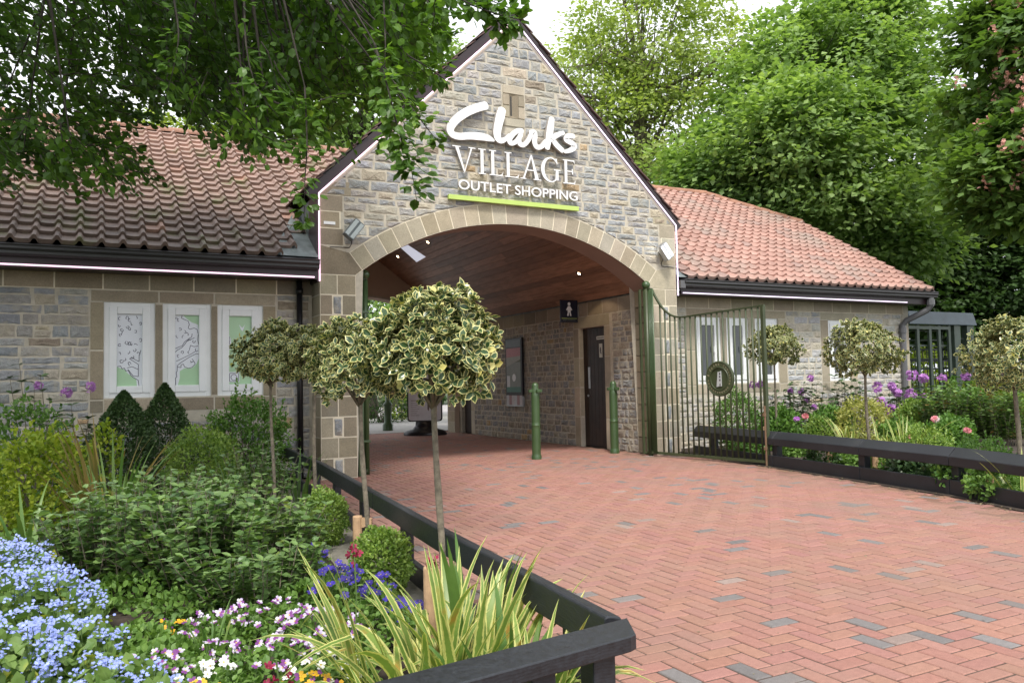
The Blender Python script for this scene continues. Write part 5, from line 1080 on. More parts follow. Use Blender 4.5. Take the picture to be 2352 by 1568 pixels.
def stakes(x, y, dx, dy, label, zs=.34):
    t = thing('timber_stake', label, 'stake', (x + dx, y + dy, .03), 'pale timber stakes beside the holly trunks')
    g = G(); c = (x + dx, y + dy); g.lathe((c[0], c[1], 0), [(.028, 0), (.028, zs), (.026, zs + .006), (0, zs + .007)], 14); g.out('post', M['stake'], t)
    g = G(); g.beam((c[0], c[1], zs - .03), (x - dx * .3, y - dy * .3, zs - .035), .02, .055); g.out('cross_piece', M['stake'], t)
    g = G(); g.tube([(x, y, zs - .10), (x, y, zs - .055)], .026, 12); g.out('tie', M['black'], t)
GH = 'variegated hollies clipped as standards'
standard(-3.77, -6.40, 1.485, .315, 'largest variegated holly standard, nearest, left of the brick paving', GH, 2300, .066, (-.04, .0), .0135, flat=.79)
standard(-3.645, -4.95, 1.47, .31, 'second variegated holly standard, its crown touching the nearest one', GH, 1700, .066, (-.04, .03), .014, flat=.82)
standard(-3.51, -3.10, 1.60, .31, 'variegated holly standard with curved pale trunk against the left pier', GH, 1600, .066, (0, 0), .014, flat=.82)
standard(-3.78, -2.87, 1.60, .31, 'variegated holly standard in front of the third green film window', GH, 1600, .066, (-.03, 0), .012, flat=.82)
standard(3.76, -.86, 1.86, .36, 'small variegated holly standard just behind the gate end', GH, 2000, .07, (0, 0), .015)
standard(2.75, -3.25, 1.72, .38, 'variegated holly standard in front of the grey downpipe and narrow window', GH, 2300, .07, (-.03, 0), .016, flat=.9)
standard(2.30, -5.18, 1.60, .40, 'variegated holly standard at the right edge of the photo', GH, 2300, .072, (0, 0), .02, flat=.92)
stakes(-3.77, -6.40, -.05, .035, 'pale timber stake tied to the nearest holly trunk'); stakes(-3.645, -4.95, -.055, .035, 'pale timber stake tied to the second holly trunk')
for p_, lb in (((3.45, -.95), 'pale timber stake just behind the gate end'), ((2.50, -2.9), 'pale timber stake left of the holly trunk behind the right rail'), ((2.33, -3.65), 'pale timber stake right of the holly trunk behind the right rail'), ((1.98, -5.1), 'pale timber stake farthest right behind the rail')):
    t = thing('timber_stake', lb, 'stake', (*p_, .03), 'pale timber stakes beside the holly trunks'); g = G(); g.lathe((p_[0], p_[1], 0), [(.034, 0), (.034, .40), (0, .41)], 12); g.out('post', M['stake'], t)

# ---------------------------------------------------------------- left bed
def ypos(px, Y): return float(AtY(px, 880, Y)[0])
shrub('golden_shrub', 'bright yellow green spiraea bush at the left edge', 'shrub', -5.44, -2.15, .34, .42, .74, 2300, .040, L_['gold'], OV, sprig=(260, .16))
shrub('golden_shrub', 'small yellow green bush behind the bright golden one', 'shrub', -5.62, -.9, .35, .3, 1.02, 1100, .04, L_['mid'], OV, sprig=(120, .18))
shrub('golden_shrub', 'yellow green shoots between the golden bush and the dark conifers', 'shrub', -4.98, -1.15, .13, .16, .78, 420, .045, L_['gold'], OV, sprig=(40, .14))
shrub('cone_shrub', 'dark green clipped cone under the first green film window', 'shrub', -4.82, -.85, .58, .44, 1.02, 12000, .026, L_['conifer'], OV, cone=True, group='dark clipped cones under the windows')
shrub('cone_shrub', 'taller dark green clipped cone under the gap between first two windows', 'shrub', -4.42, -.36, .52, .36, 1.09, 11000, .026, L_['conifer'], OV, cone=True, group='dark clipped cones under the windows')
shrub('feathery_shrub', 'loose fresh green bush under the third green film window', 'shrub', -3.57, -.28, .46, .26, .96, 5200, .036, L_['mid'], OV, sprig=(240, .22), stems=8)
shrub('rounded_shrub', 'rounded mid green bush in front of the second window', 'shrub', -4.16, -1.20, .36, .3, .70, 5200, .028, L_['box'], OV, sprig=(100, .06))
shrub('box_ball', 'clipped box ball beside the nearest timber stake', 'shrub', -3.75, -5.50, .165, .165, .335, 5200, .020, L_['box'], OV, group='box balls along the left rail', sprig=(100, .03))
shrub('box_ball', 'clipped box ball beside the second fence post of the left rail', 'shrub', -3.68, -4.02, .17, .19, .37, 5000, .020, L_['box'], OV, group='box balls along the left rail', sprig=(90, .04))
# rhododendrons against the left wall
def rhodo(name, label, x, y, rx, ry, h, nst, mat=None, fl=(), flsize=.07, group=None, size=.085, lps=7, col=(.50, .23, .56)):
    t, tips = stemplant(name, label, 'shrub', x, y, rx, ry, h, nst, lps, size, mat or L_['rhodo'], LG_, whorl=4, leaf_from=.25, sr=.006, wid=1.6, group=group)
    P = []; N = []
    for (fx, fy, fz, s_) in fl:
        c = np.array((fx, fy, fz)); d = rdir(26, .2); P += list(c + d * s_ * .5 * rng.uniform(.6, 1.1, 26)[:, None]); N += list(d + rng.normal(0, .4, (26, 3)))
    if P: blossoms('blossoms', t, P, N, rng.uniform(.38, .62, len(P)) * (fl[0][3]), lambda i, k: [np.array(col) * rng.uniform(.75, 1.25)] * k, cup=.35, center=(.5, .2, .45))
    return t
def FY(px, py, Y, s_): p = AtY(px, py, Y); return (p[0], p[1], p[2], s_)
rhodo('rhododendron', 'tall dark leafed rhododendron with one purple bloom left of the windows', -5.55, -.25, .26, .2, 1.42, 12, fl=[FY(88, 885, -.3, .07)])
rhodo('rhododendron', 'open rhododendron with two purple blooms beside the first window', -5.15, -.15, .22, .2, 1.10, 9, fl=[FY(152, 902, -.2, .085), FY(207, 888, -.2, .085)])
# strappy leaves in the middle
def clump(name, label, x, y, n, h0, h1, w, mat, spread=.1, lean=.5, droop=.7, az=None, group=None, cat='grass clump'):
    t = thing(name, label, cat, (x, y, .03), group); blades('foliage', mat, t, (x, y, .03), n, h0, h1, w, spread, lean, droop, az); return t
clump('strap_leaf_clump', 'bronze tinted strap leaves in front of the first dark cone', -5.02, -2.6, 34, .55, 1.0, .032, L_['bronze'], .16, .75, .5)
clump('strap_leaf_clump', 'green strap leaves rising between the roses and dark cones', -4.93, -3.0, 26, .5, .92, .034, L_['irisg'], .16, .75, .45)
clump('strap_leaf_clump', 'arching broad green leaves at the left edge above the blue flowers', -5.42, -3.9, 16, .45, .80, .034, L_['irisg'], .08, .9, 1.1)
clump('strap_leaf_clump', 'upright narrow leaves beside the fourth holly trunk', -3.95, -1.75, 16, .4, .68, .022, L_['irisg'], .08, .35, .3)
clump('strap_leaf_clump', 'upright green leaves at the foot of the left pier behind the rail', -3.38, -1.9, 20, .35, .6, .026, L_['irisg'], .14, .5, .4)
# rose bushes filling the middle
RG = 'low rose bushes filling the left bed'
for i, (x, y, rx, ry, h, n_, lb) in enumerate([(-4.95, -4.55, .34, .3, .56, 44, 'leafy rose bush directly behind the blue forget-me-nots'), (-4.52, -4.85, .36, .32, .52, 54, 'leafy rose bush in the middle of the left bed'), (-4.22, -4.80, .28, .28, .46, 40, 'leafy rose bush beside the blue violas'), (-4.66, -3.75, .36, .34, .58, 40, 'leafy rose bush before the two dark cones'), (-4.22, -3.75, .28, .32, .52, 40, 'tall leafy rose bush left of the second box ball'), (-3.84, -2.55, .20, .26, .64, 26, 'reddish tipped rose bush before the feathery green bush'), (-4.50, -2.75, .34, .3, .52, 30, 'rose bush in front of the rounded mid green bush'), (-4.34, -5.40, .30, .20, .34, 30, 'low rose bush just behind the small violas'), (-3.90, -4.35, .16, .18, .40, 16, 'narrow rose bush between the two box balls')]):
    stemplant('rose_bush', lb, 'rose bush', x, y, rx, ry, h, int(n_ * 1.8), 9, .060 if i < 3 else .050, L_['rose'], OV, RG, whorl=3, leaf_from=.06, lean=.95, stem_mat=M['bark'], wid=1.15)
# flowers in front
def fmn_col(i, k): c = np.array((.27, .35, .80)) * rng.uniform(.8, 1.25); return [np.minimum(c + rng.uniform(0, .12), 1.)] * k
def bedding(name, label, cat, x, y, rx, ry, h, nl, nf, fs, colf, group, leafm, leaf=.04, center=(.85, .6, .08), petals=5, cup=.1, clus=None, tpl=OV, zf=1., cr=.18, ll=None):
    t = thing(name, label, cat, (x, y, .03), group); a = rng.uniform(0, 6.28, nl); q = np.sqrt(rng.random(nl)); X_ = x + rx * q * np.cos(a); Y_ = y + ry * q * np.sin(a); dome = np.sqrt(np.maximum(0, 1 - (q * .9) ** 2))
    Z_ = .03 + h * dome * rng.uniform(.15, .95, nl); P = np.stack([X_, Y_, Z_], 1); leaves('foliage', leafm, t, P, rdir(nl, .35), rdir(nl, 1.2), rng.uniform(.6, 1.15, nl) * leaf, tpl)
    if clus:
        nc, per, cr_ = clus; a = rng.uniform(0, 6.28, nc); q = np.sqrt(rng.random(nc)); C = np.stack([x + rx * q * np.cos(a), y + ry * q * np.sin(a), .03 + h * np.sqrt(np.maximum(0, 1 - (q * .85) ** 2)) * rng.uniform(.82, 1.12, nc)], 1)
        Pf = (C[:, None, :] + rng.normal(0, 1, (nc, per, 3)) * np.array((cr_, cr_, cr_ * .5))).reshape(-1, 3)
    else:
        a = rng.uniform(0, 6.28, nf); q = np.sqrt(rng.random(nf)); Pf = np.stack([x + rx * q * np.cos(a), y + ry * q * np.sin(a), .03 + h * np.sqrt(np.maximum(0, 1 - (q * .85) ** 2)) * rng.uniform(.9, 1.25, nf) * zf], 1); C = Pf
    vw = nrmz(CAM - Pf); Nf = nrmz(vw * .55 + rdir(len(Pf)) * .45 + (0, 0, .75)) 
    blossoms('blossoms', t, Pf, Nf, rng.uniform(.8, 1.2, len(Pf)) * fs, colf, petals, center=center, cup=cup, cr=cr)
    g = G()
    for c in C[:: max(1, len(C) // 40)]: g.tube([(c[0] + rng.normal(0, .02), c[1] + rng.normal(0, .02), .03), (c[0], c[1], c[2])], .0016, 4, cap=False)
    g.out('stems', L_['stem'], t); return t
FG = 'blue forget-me-not plants in the near left corner'
for i, (x, y, rx, ry, h, nc, lb) in enumerate([(-5.40, -6.30, .34, .3, .30, 46, 'forget-me-not mound at the bottom left corner of the photo'), (-5.15, -6.15, .20, .3, .24, 26, 'forget-me-not mound beside the small mixed violas'), (-5.32, -5.62, .32, .3, .33, 50, 'forget-me-not mound in the middle of the blue drift'), (-5.20, -5.48, .18, .24, .28, 30, 'forget-me-not mound touching the rose bushes'), (-5.50, -5.0, .3, .3, .36, 50, 'forget-me-not mound farthest back at the left edge'), (-5.36, -4.75, .16, .16, .30, 16, 'small forget-me-not mound behind the blue drift'), (-4.96, -6.62, .15, .2, .20, 18, 'yellowing forget-me-not at the lower edge of the photo')]):
    bedding('forget_me_not', lb, 'flowers', x, y, rx, ry, h, 760, 0, .0125, fmn_col, FG, L_['fmn'], .055, center=(.85, .8, .6), clus=(int(nc * 1.5), 15, .017))
WH = np.array((.86, .86, .84)); PU = np.array((.22, .05, .26)); YE = np.array((.80, .45, .02)); LI = np.array((.60, .50, .72)); BL = np.array((.055, .035, .33))
def c_white(i, k): return [WH] * k
def c_bi(i, k): return [PU * 1.1, PU, LI, WH * .9, LI][:k]
def c_yel(i, k): return [PU * .9, PU, YE, YE, YE][:k]
def c_blue(i, k): c = BL * rng.uniform(.5, 1.2); return [c] * k
VG = 'small bedding violas in the left bed'
for x, y, rx, ry, nf, cf, fs, lb in [(-4.50, -6.45, .20, .17, 26, c_bi, .034, 'mauve and white violas in the middle of the viola patch'), (-4.22, -6.10, .22, .18, 30, c_bi, .034, 'mauve and white violas next to the blue violas'), (-4.62, -5.95, .18, .16, 20, c_bi, .032, 'purple and white violas just in front of the rose bushes'),
        (-4.78, -6.75, .12, .10, 12, c_yel, .036, 'orange and purple violas beside the forget-me-nots'), (-4.46, -6.85, .13, .10, 14, c_yel, .036, 'orange and purple violas at the bottom of the photo'), (-4.78, -5.92, .07, .07, 7, c_yel, .036, 'orange and purple violas under the rose bushes'),
        (-4.32, -6.72, .16, .15, 24, c_white, .030, 'white violas left of the striped iris leaves'), (-4.62, -6.98, .16, .12, 16, c_white, .030, 'white violas at the bottom edge among orange ones'), (-4.84, -7.05, .14, .12, 14, c_white, .034, 'white violas next to the yellowing forget-me-not'), (-4.40, -7.25, .25, .2, 20, c_white, .034, 'white violas behind the near mitred rail'), (-4.90, -6.30, .16, .2, 14, c_bi, .03, 'few mauve violas between forget-me-nots and the viola patch'), (-4.72, -6.35, .17, .16, 18, c_bi, .032, 'mauve violas left of the tuft of thin bulb leaves'), (-4.70, -6.62, .15, .12, 14, c_white, .032, 'small white violas between two orange and purple groups'), (-4.20, -6.40, .16, .16, 20, c_bi, .034, 'mauve violas beside the striped iris tips'), (-4.40, -5.85, .2, .12, 18, c_bi, .03, 'small mauve violas closest to the rose bushes')]:
    bedding('viola_plant', lb, 'flowers', x, y, rx, ry, .13, 620, int(nf * 1.2), fs, cf, VG, L_['low'], .032, center=(.85, .55, .05), cr=.16)
for x, y, rx, ry, nf, lb in [(-4.02, -5.72, .14, .18, 46, 'deep blue violas behind the striped iris leaves'), (-3.93, -6.05, .10, .12, 24, 'deep blue violas at the foot of the nearest timber stake'), (-4.0, -5.1, .09, .08, 14, 'deep blue violas left of the near box ball'), (-3.92, -6.35, .10, .12, 16, 'deep blue violas among the striped iris leaves')]:
    bedding('blue_viola', lb, 'flowers', x, y, rx, ry, .19, 380, nf, .040, c_blue, 'deep blue violas', L_['low'], .032, center=(.75, .5, .05), cr=.12)
for x, y, rx, ry, h, lb in [(-4.55, -5.35, .35, .14, .12, 'low leafy carpet between the roses and the violas'), (-4.10, -5.55, .2, .14, .12, 'low leafy carpet left of the near box ball'), (-4.85, -5.0, .3, .2, .14, 'low leafy carpet under the rose bushes'), (-4.3, -4.9, .4, .25, .13, 'low leafy carpet behind the blue violas'), (-4.93, -5.95, .2, .22, .12, 'low leafy carpet between blue flowers and the viola patch'), (-4.80, -6.2, .16, .2, .11, 'low leafy carpet beside the orange violas'), (-5.45, -3.6, .3, .3, .2, 'low green growth at the left edge behind the blue flowers')]:
    shrub('carpet_plant', lb, 'plant', x, y, rx, ry, h, 900, .034, L_['low'], OV, group='low leafy carpet plants in the left bed', stems=0)
# iris with striped blades, mixed with plain ones
clump('striped_iris', 'large clump of cream striped sword leaves behind the near rail', -4.10, -7.05, 40, .28, .60, .048, L_['iris'], .20, .9, .95, cat='iris')
clump('striped_iris', 'striped sword leaves beside the nearest holly trunk', -3.95, -6.95, 30, .30, .58, .044, L_['iris'], .14, .75, .9, cat='iris')
clump('striped_iris', 'green sword leaves at the corner of the two rails', -3.92, -7.3, 30, .26, .52, .040, L_['irisg'], .14, .65, .8, cat='iris')
clump('striped_iris', 'long arching striped leaves leaning over the white violas', -4.22, -6.85, 14, .36, .62, .036, L_['iris'], .07, .95, .6, (2.0, 4.2), cat='iris')
clump('striped_iris', 'few broad upright blades at the foot of the nearest holly', -3.86, -6.85, 8, .42, .60, .048, L_['irisg'], .07, .35, .3, cat='iris')
clump('striped_iris', 'few very broad striped blades above the near rail', -4.02, -7.15, 9, .42, .60, .048, L_['iris'], .12, .55, .4, cat='iris')
clump('striped_iris', 'striped leaves arching over the left rail near its corner', -3.93, -7.12, 36, .30, .58, .042, L_['iris'], .14, .95, 1.0, (-.9, 1.6), cat='iris')
clump('striped_iris', 'yellow edged leaves spilling toward the rail corner', -3.93, -7.42, 36, .24, .46, .040, L_['iris'], .12, .95, 1.1, (-1.2, 1.4), cat='iris')
clump('striped_iris', 'striped leaves fanning out just behind the near rail', -4.28, -7.32, 26, .26, .50, .046, L_['iris'], .14, .9, .9, cat='iris')
clump('dry_grass_clump', 'thin wispy cream grass leaves at the corner of the rails', -3.80, -7.35, 46, .18, .36, .010, L_['iris'], .12, 1., 1.4)
clump('bulb_leaves', 'tuft of thin green bulb leaves among the violas', -4.66, -6.25, 24, .15, .3, .012, L_['irisg'], .05, .5, .5)
clump('bulb_leaves', 'thin green bulb leaves next to the box ball', -3.90, -5.6, 30, .18, .34, .014, L_['irisg'], .12, .5, .5)
def spike(x, y, h, col, label):
    t = thing('wallflower', label, 'flower', (x, y, .03), 'dark red flower spikes'); g = G(); g.tube([(x, y, .03), (x + .01, y, h * .6), (x, y, h)], .003, 5); g.out('stem', L_['stem'], t)
    P = np.array([(x + rng.normal(0, .012), y + rng.normal(0, .012), h - rng.uniform(0, .09)) for _ in range(7)]); blossoms('blossoms', t, P, rdir(7), .034, lambda i, k: [np.array(col) * rng.uniform(.7, 1.2)] * k, cup=.5, center=(.3, .05, .08))
for px, py, zz, lb in ((812, 1260, .47, 'dark red flower spike in front of the near box ball'), (1000, 1285, .45, 'dark red flower spike beside the nearest holly trunk'), (635, 1530, .25, 'dark red flower spike at the bottom among white violas')):
    p = AtZ(px, py, zz); spike(p[0], p[1], p[2] + .02, (.30, .015, .06), lb)

# ---------------------------------------------------------------- right bed
def R3(px, Y, z=.03): return (float(AtY(px, 900, Y)[0]), Y)
def rb(px, Y): return R3(px, Y)
x, y = rb(1690, -.55); shrub('box_bush', 'rounded glossy green bush seen through the gate bars', 'shrub', x, y, .36, .3, .92, 3600, .036, L_['mid'], OV, sprig=(60, .05))
PCOL = (.52, .20, .60)
x, y = rb(1835, -.1); rhodo('rhododendron', 'rhododendron with scattered small purple blooms behind the gate end', x, y, .55, .3, 1.05, 40, fl=[FY(1728, 885, -.3, .10), FY(1745, 882, -.3, .10), FY(1840, 900, -.3, .09), FY(1862, 868, -.3, .08), FY(1852, 920, -.3, .08), FY(1815, 898, -.3, .06), FY(1870, 935, -.3, .06)], mat=L_['rhodo'], size=.10)
x, y = rb(1945, .0); rhodo('rhododendron', 'tall sparse rhododendron under the narrow window', x, y, .42, .22, 1.15, 22, fl=[FY(1962, 938, -.3, .08)], size=.11)
x, y = rb(2070, -.2); rhodo('rhododendron', 'rhododendron covered in purple blooms in front of the grey downpipe', x, y, .62, .35, .98, 40, fl=[FY(2015, 890, -.6, .15), FY(2022, 925, -.6, .15), FY(2048, 888, -.5, .11), FY(2060, 902, -.5, .12), FY(2095, 862, -.4, .16), FY(2122, 870, -.4, .12), FY(2092, 905, -.5, .15), FY(2045, 940, -.6, .12), FY(2030, 948, -.6, .10), FY(2080, 975, -.8, .17), FY(2058, 975, -.8, .12), FY(2105, 985, -.8, .10), FY(2120, 910, -.5, .07)], size=.10)
x, y = rb(2230, .3); rhodo('rhododendron', 'rhododendron with two purple blooms before the turnstile', x, y, .75, .4, 1.12, 40, fl=[FY(2220, 865, 0, .15), FY(2165, 868, 0, .12), FY(2298, 862, 0, .12)], size=.10, mat=L_['mid'])
x, y = rb(1980, -1.2); shrub('variegated_bush', 'low rounded yellow and green variegated bush behind the right rail', 'shrub', x, y, .52, .35, .74, 4200, .036, leafmat('euonymus_leaf', (.16, .20, .03), (.45, .44, .12), .25, .45, vary=9, third=(.05, .06, .02)), OV, sprig=(120, .07))
x, y = rb(2180, -1.5); stemplant('leafy_perennial', 'tall red stemmed leafy bush behind the pink poppies', 'shrub', x, y, .55, .45, .98, 110, 12, .075, leafmat('peony_leaf', (.07, .14, .04), (.20, .32, .10), .25, .4, vary=4, third=(.30, .13, .05)), OV, whorl=3, leaf_from=.2, lean=.3, stem_mat=M['bark'])
x, y = rb(2300, -2.2); stemplant('leafy_perennial', 'red tinged leafy bush below the rightmost holly crown', 'shrub', x, y, .42, .45, .92, 95, 12, .070, leafmat('peony_leaf_red', (.08, .15, .04), (.20, .31, .10), .25, .4, vary=4, third=(.34, .12, .06)), OV, whorl=3, leaf_from=.2, lean=.3, stem_mat=M['bark'])
x, y = rb(2270, .1); shrub('yellow_blossom_bush', 'bush with bright yellow young foliage at the right edge', 'shrub', x, y, .95, .4, .92, 3800, .05, L_['hedge'], OV, sprig=(160, .12))
x, y = rb(2190, -.9); shrub('cone_shrub', 'narrow green cone in front of the turnstile', 'shrub', x, y, .24, .24, .98, 1800, .035, L_['mid'], OV, cone=True)
def at_bed(px, py, z=.05): return AtZ(px, py, z)
for i, (px, py, r_, h_, lb) in enumerate([(1895, 1030, .24, .46, 'small bright green ball behind the rail left of the striped leaves'), (2150, 1085, .33, .50, 'low bright green ball behind the rail below the poppies'), (2290, 1120, .30, .46, 'low bright green ball at the right edge behind the rail')]):
    p = AtZ(px, py, .03); shrub('box_ball', lb, 'shrub', p[0] + .05, p[1] + .15, r_, r_, h_, 2600, .026, L_['box'] if i != 2 else L_['mid'], OV, group='box balls behind the right rail', sprig=(80, .04))
for px, py, n_, h_, lb in ((1955, 1050, 22, .70, 'striped strap leaves left of the second holly trunk on the right'), (2080, 1075, 34, .66, 'arching cream striped leaves right of the second holly trunk'), (2030, 1065, 18, .6, 'cream striped leaves at the foot of the second holly trunk'), (2349, 1150, 9, .55, 'long drooping pale blades at the right edge in front of the rail')):
    p = AtZ(px, py, .03); clump('striped_iris', lb, p[0], p[1], n_, h_ * .55, h_ * 1.15, .034, L_['iris'], .14, .65, .9, cat='iris')
for i, (px, py, Y, s_, c0, lb) in enumerate(((1738 + 355, 955, -2.3, .0, 0, ''), (2148, 962, -2.9, .095, 1, 'white and pink poppy on a tall stem'), (2222, 988, -3.1, .09, 0, 'flat pink poppy right of the white one'), (1850, 955, -1.3, .09, 0, 'pink poppy behind the rail near the gate'), (1830, 962, -1.2, .085, 2, 'round mauve flower near the gate end'), (2090, 1003, -3.0, .055, 0, 'small dusky pink flower over the striped leaves'))):
    if not lb: continue
    p = AtY(px, py, Y); t = thing('poppy', lb, 'flower', (p[0], p[1], .03), 'poppies in the right bed'); g = G(); g.tube([(p[0] + .02, p[1], .03), (p[0], p[1], p[2])], .004, 5); g.out('stem', L_['stem'], t)
    d = rdir(14, .3); blossoms('blossoms', t, p + d * s_ * .3 * np.array((1, 1, .6)), d, s_ * .62, lambda i, k: [((np.array((.78, .30, .33)) if rng.random() < .65 or c0 == 0 else np.array((.85, .78, .74))) if c0 != 2 else np.array((.50, .18, .58))) * rng.uniform(.8, 1.2)] * k, cup=.4, center=(.5, .3, .2))
for i, (px, Y_, rx, ry, h, m_, n_, lb) in enumerate([(1790, -.75, .34, .25, .62, 'mid', 3200, 'leafy bush between gate end and first holly trunk on the right'), (1905, -.8, .40, .25, .60, 'mid', 3600, 'fresh green bush behind the small bright ball'), (2110, -.9, .50, .3, .66, 'box', 4200, 'light green mound behind the striped leaves'), (2240, -1.1, .55, .35, .78, 'mid', 4600, 'broad leafy mound before the yellow bushes'), (2330, -1.6, .45, .35, .74, 'box', 3800, 'light leafy mound at the right edge'), (2180, -2.6, .36, .25, .50, 'mid', 3000, 'low leafy mound just behind the pink poppies'), (2060, -2.2, .30, .22, .46, 'low', 2200, 'low pale leafy mound behind the arching striped leaves')]):
    x, y = rb(px, Y_); shrub('leafy_mound', lb, 'shrub', x, y, rx, ry, h, n_, .048, L_[m_], OV, group='leafy mounds in the right bed', sprig=(120, .10), stems=3)
# leafy ground cover visible under the right rail
for i, (px, py, r_, h_, m_, lb) in enumerate([(1740, 1050, .20, .30, 'mid', 'dark green low bush below the rail beside the gate'), (1835, 1050, .22, .22, 'low', 'low leafy cover left of the second post of the right rail'), (1905, 1080, .20, .26, 'conifer', 'dark low shrub below the right rail'), (1950, 1080, .16, .20, 'low', 'grassy cover at the third post of the right rail'), (2050, 1095, .22, .24, 'low', 'light green leafy cover below the striped leaves'), (2110, 1105, .22, .26, 'rhodo', 'broad grey green leaves below the rail'), (2235, 1130, .26, .28, 'mid', 'leafy cover right of the fourth post'), (2310, 1150, .22, .22, 'low', 'low green cover at the right edge below the rail'), (2180, 1120, .18, .2, 'conifer', 'dark green low cover behind the fourth post')]):
    p = AtZ(px, py, .03); shrub('ground_cover', lb, 'plant', p[0] + .12, p[1] + .16, r_, r_, h_, 620, .05 if m_ != 'rhodo' else .08, L_[m_], OV, group='low plants behind the right rail', stems=0, sprig=(20, .05))
# fallen bits along the verges
P = []
for a, b in zip(FR[:-1], FR[1:]):
    for f in rng.random(55): P.append((a[0] + (b[0] - a[0]) * f - rng.uniform(.05, .22), a[1] + (b[1] - a[1]) * f, .008))
P = np.array(P); o = leaves('leaf_litter', leafmat('dry_leaf', (.16, .12, .06), (.36, .30, .18), .1, .8), None, P, rdir(len(P), 0, .1), rdir(len(P), 3), rng.uniform(.012, .03, len(P)), DI, loc=(2, -4, 0)); tag(o, 'scattered dry leaf litter along the foot of the right rail', 'leaf litter', kind='stuff')
# ---------------------------------------------------------------- trees
def crown_clumps(ells, n, shell=.45):
    """points and outward directions spread through ellipsoids (c, R, weight)"""
    w = np.array([e[2] for e in ells], float); w /= w.sum(); C = []; Dn = []
    for (c, R, _), k in zip(ells, (w * n).astype(int)):
        d = rdir(k); rr = rng.uniform(shell, 1., k) ** .8; C.append(np.array(c) + d * np.array(R) * rr[:, None]); Dn.append(d)
    return np.vstack(C), np.vstack(Dn)
def tree(name, label, base, fork, ells, ncl, lpc, leaf, mat, trunk_r=.25, cl=(.42, .42, .20), tpl=DI, bark=None, nlimb=26, droop=.35, group=None, flowers=None, shell=.45, wid=1.):
    base = np.array(base, float); fork = np.array(fork, float); t = thing(name, label, 'tree', base, group); C, Dn = crown_clumps(ells, ncl, shell); g = G()
    ctr = np.mean([e[0] for e in ells], axis=0); top = ctr + (0, 0, max(e[1][2] for e in ells) * .6)
    g.tube([base, base + (fork - base) * .3 + (.1, 0, 0), fork, fork + (top - fork) * .5 + rng.normal(0, .2, 3), top], [trunk_r * 1.25, trunk_r, trunk_r * .85, trunk_r * .45, trunk_r * .08], 12)
    for i in rng.choice(len(C), min(nlimb, len(C)), replace=False):
        e = C[i]; f0 = fork + (top - fork) * rng.uniform(0, .75); m1 = f0 + (e - f0) * .45 + rng.normal(0, .15, 3) + (0, 0, .2); r0 = trunk_r * rng.uniform(.18, .36); g.tube([f0, m1, e], [r0, r0 * .6, r0 * .12], 7, cap=False)
        for _ in range(3):
            k = np.argmin(np.linalg.norm(C - (e + rng.normal(0, .6, 3)), axis=1)); g.tube([m1 + (e - m1) * rng.uniform(.1, .7), C[k]], [r0 * .3, r0 * .08], 5, cap=False)
    g.out('trunk', bark or M['bark2'], t, smooth=True)
    n = len(C) * lpc; ci = np.repeat(np.arange(len(C)), lpc); q = rng.normal(0, .5, (n, 3)); sc = rng.uniform(.6, 1.35, len(C))[ci][:, None]; P = C[ci] + q * np.array(cl) * sc
    P[:, 2] -= droop * (q[:, 0] ** 2 + q[:, 1] ** 2) * cl[2]
    D = nrmz(np.stack([q[:, 0], q[:, 1], -.25 + 0 * q[:, 0]], 1) + Dn[ci] * .5 + rng.normal(0, .45, (n, 3))); N = nrmz(Dn[ci] * .35 + rng.normal(0, .38, (n, 3)) + (0, 0, 1.))
    rn = np.clip(.5 * rng.random(n) + .5 * rng.random(len(C))[ci] + .18 * q[:, 2], 0, 1)  # leaves high in a clump paler: top light put into the colour
    leaves('crown', mat, t, P, D, N, rng.uniform(.65, 1.2, n) * leaf, tpl, rnd=rn, wid=wid)
    if flowers:
        k = flowers[0]; i = rng.choice(len(C), k); Pf = []; Nf = []
        for j in i:
            b = C[j] + np.array((-.2, -.45, .10)) + rng.normal(0, .12, 3)
            for m_ in range(12): f = m_ / 12; Pf.append(b + (rng.normal(0, .05 * (1 - f) + .01), rng.normal(0, .05 * (1 - f) + .01), f * .24)); Nf.append(rng.normal(0, 1, 3))
        blossoms('blossoms', t, Pf, Nf, .07, lambda i, k_: [np.array(flowers[1]) * rng.uniform(.75, 1.2)] * k_, cup=.3, center=(.5, .2, .15))
    return t
def E_(px, py, D, rx, ry, rz, w=1): return (tuple(AtD(px, py, D)), (rx, ry, rz), w)
def gr(px, D): p = AtD(px, 850, D); return (p[0], p[1], 0.)
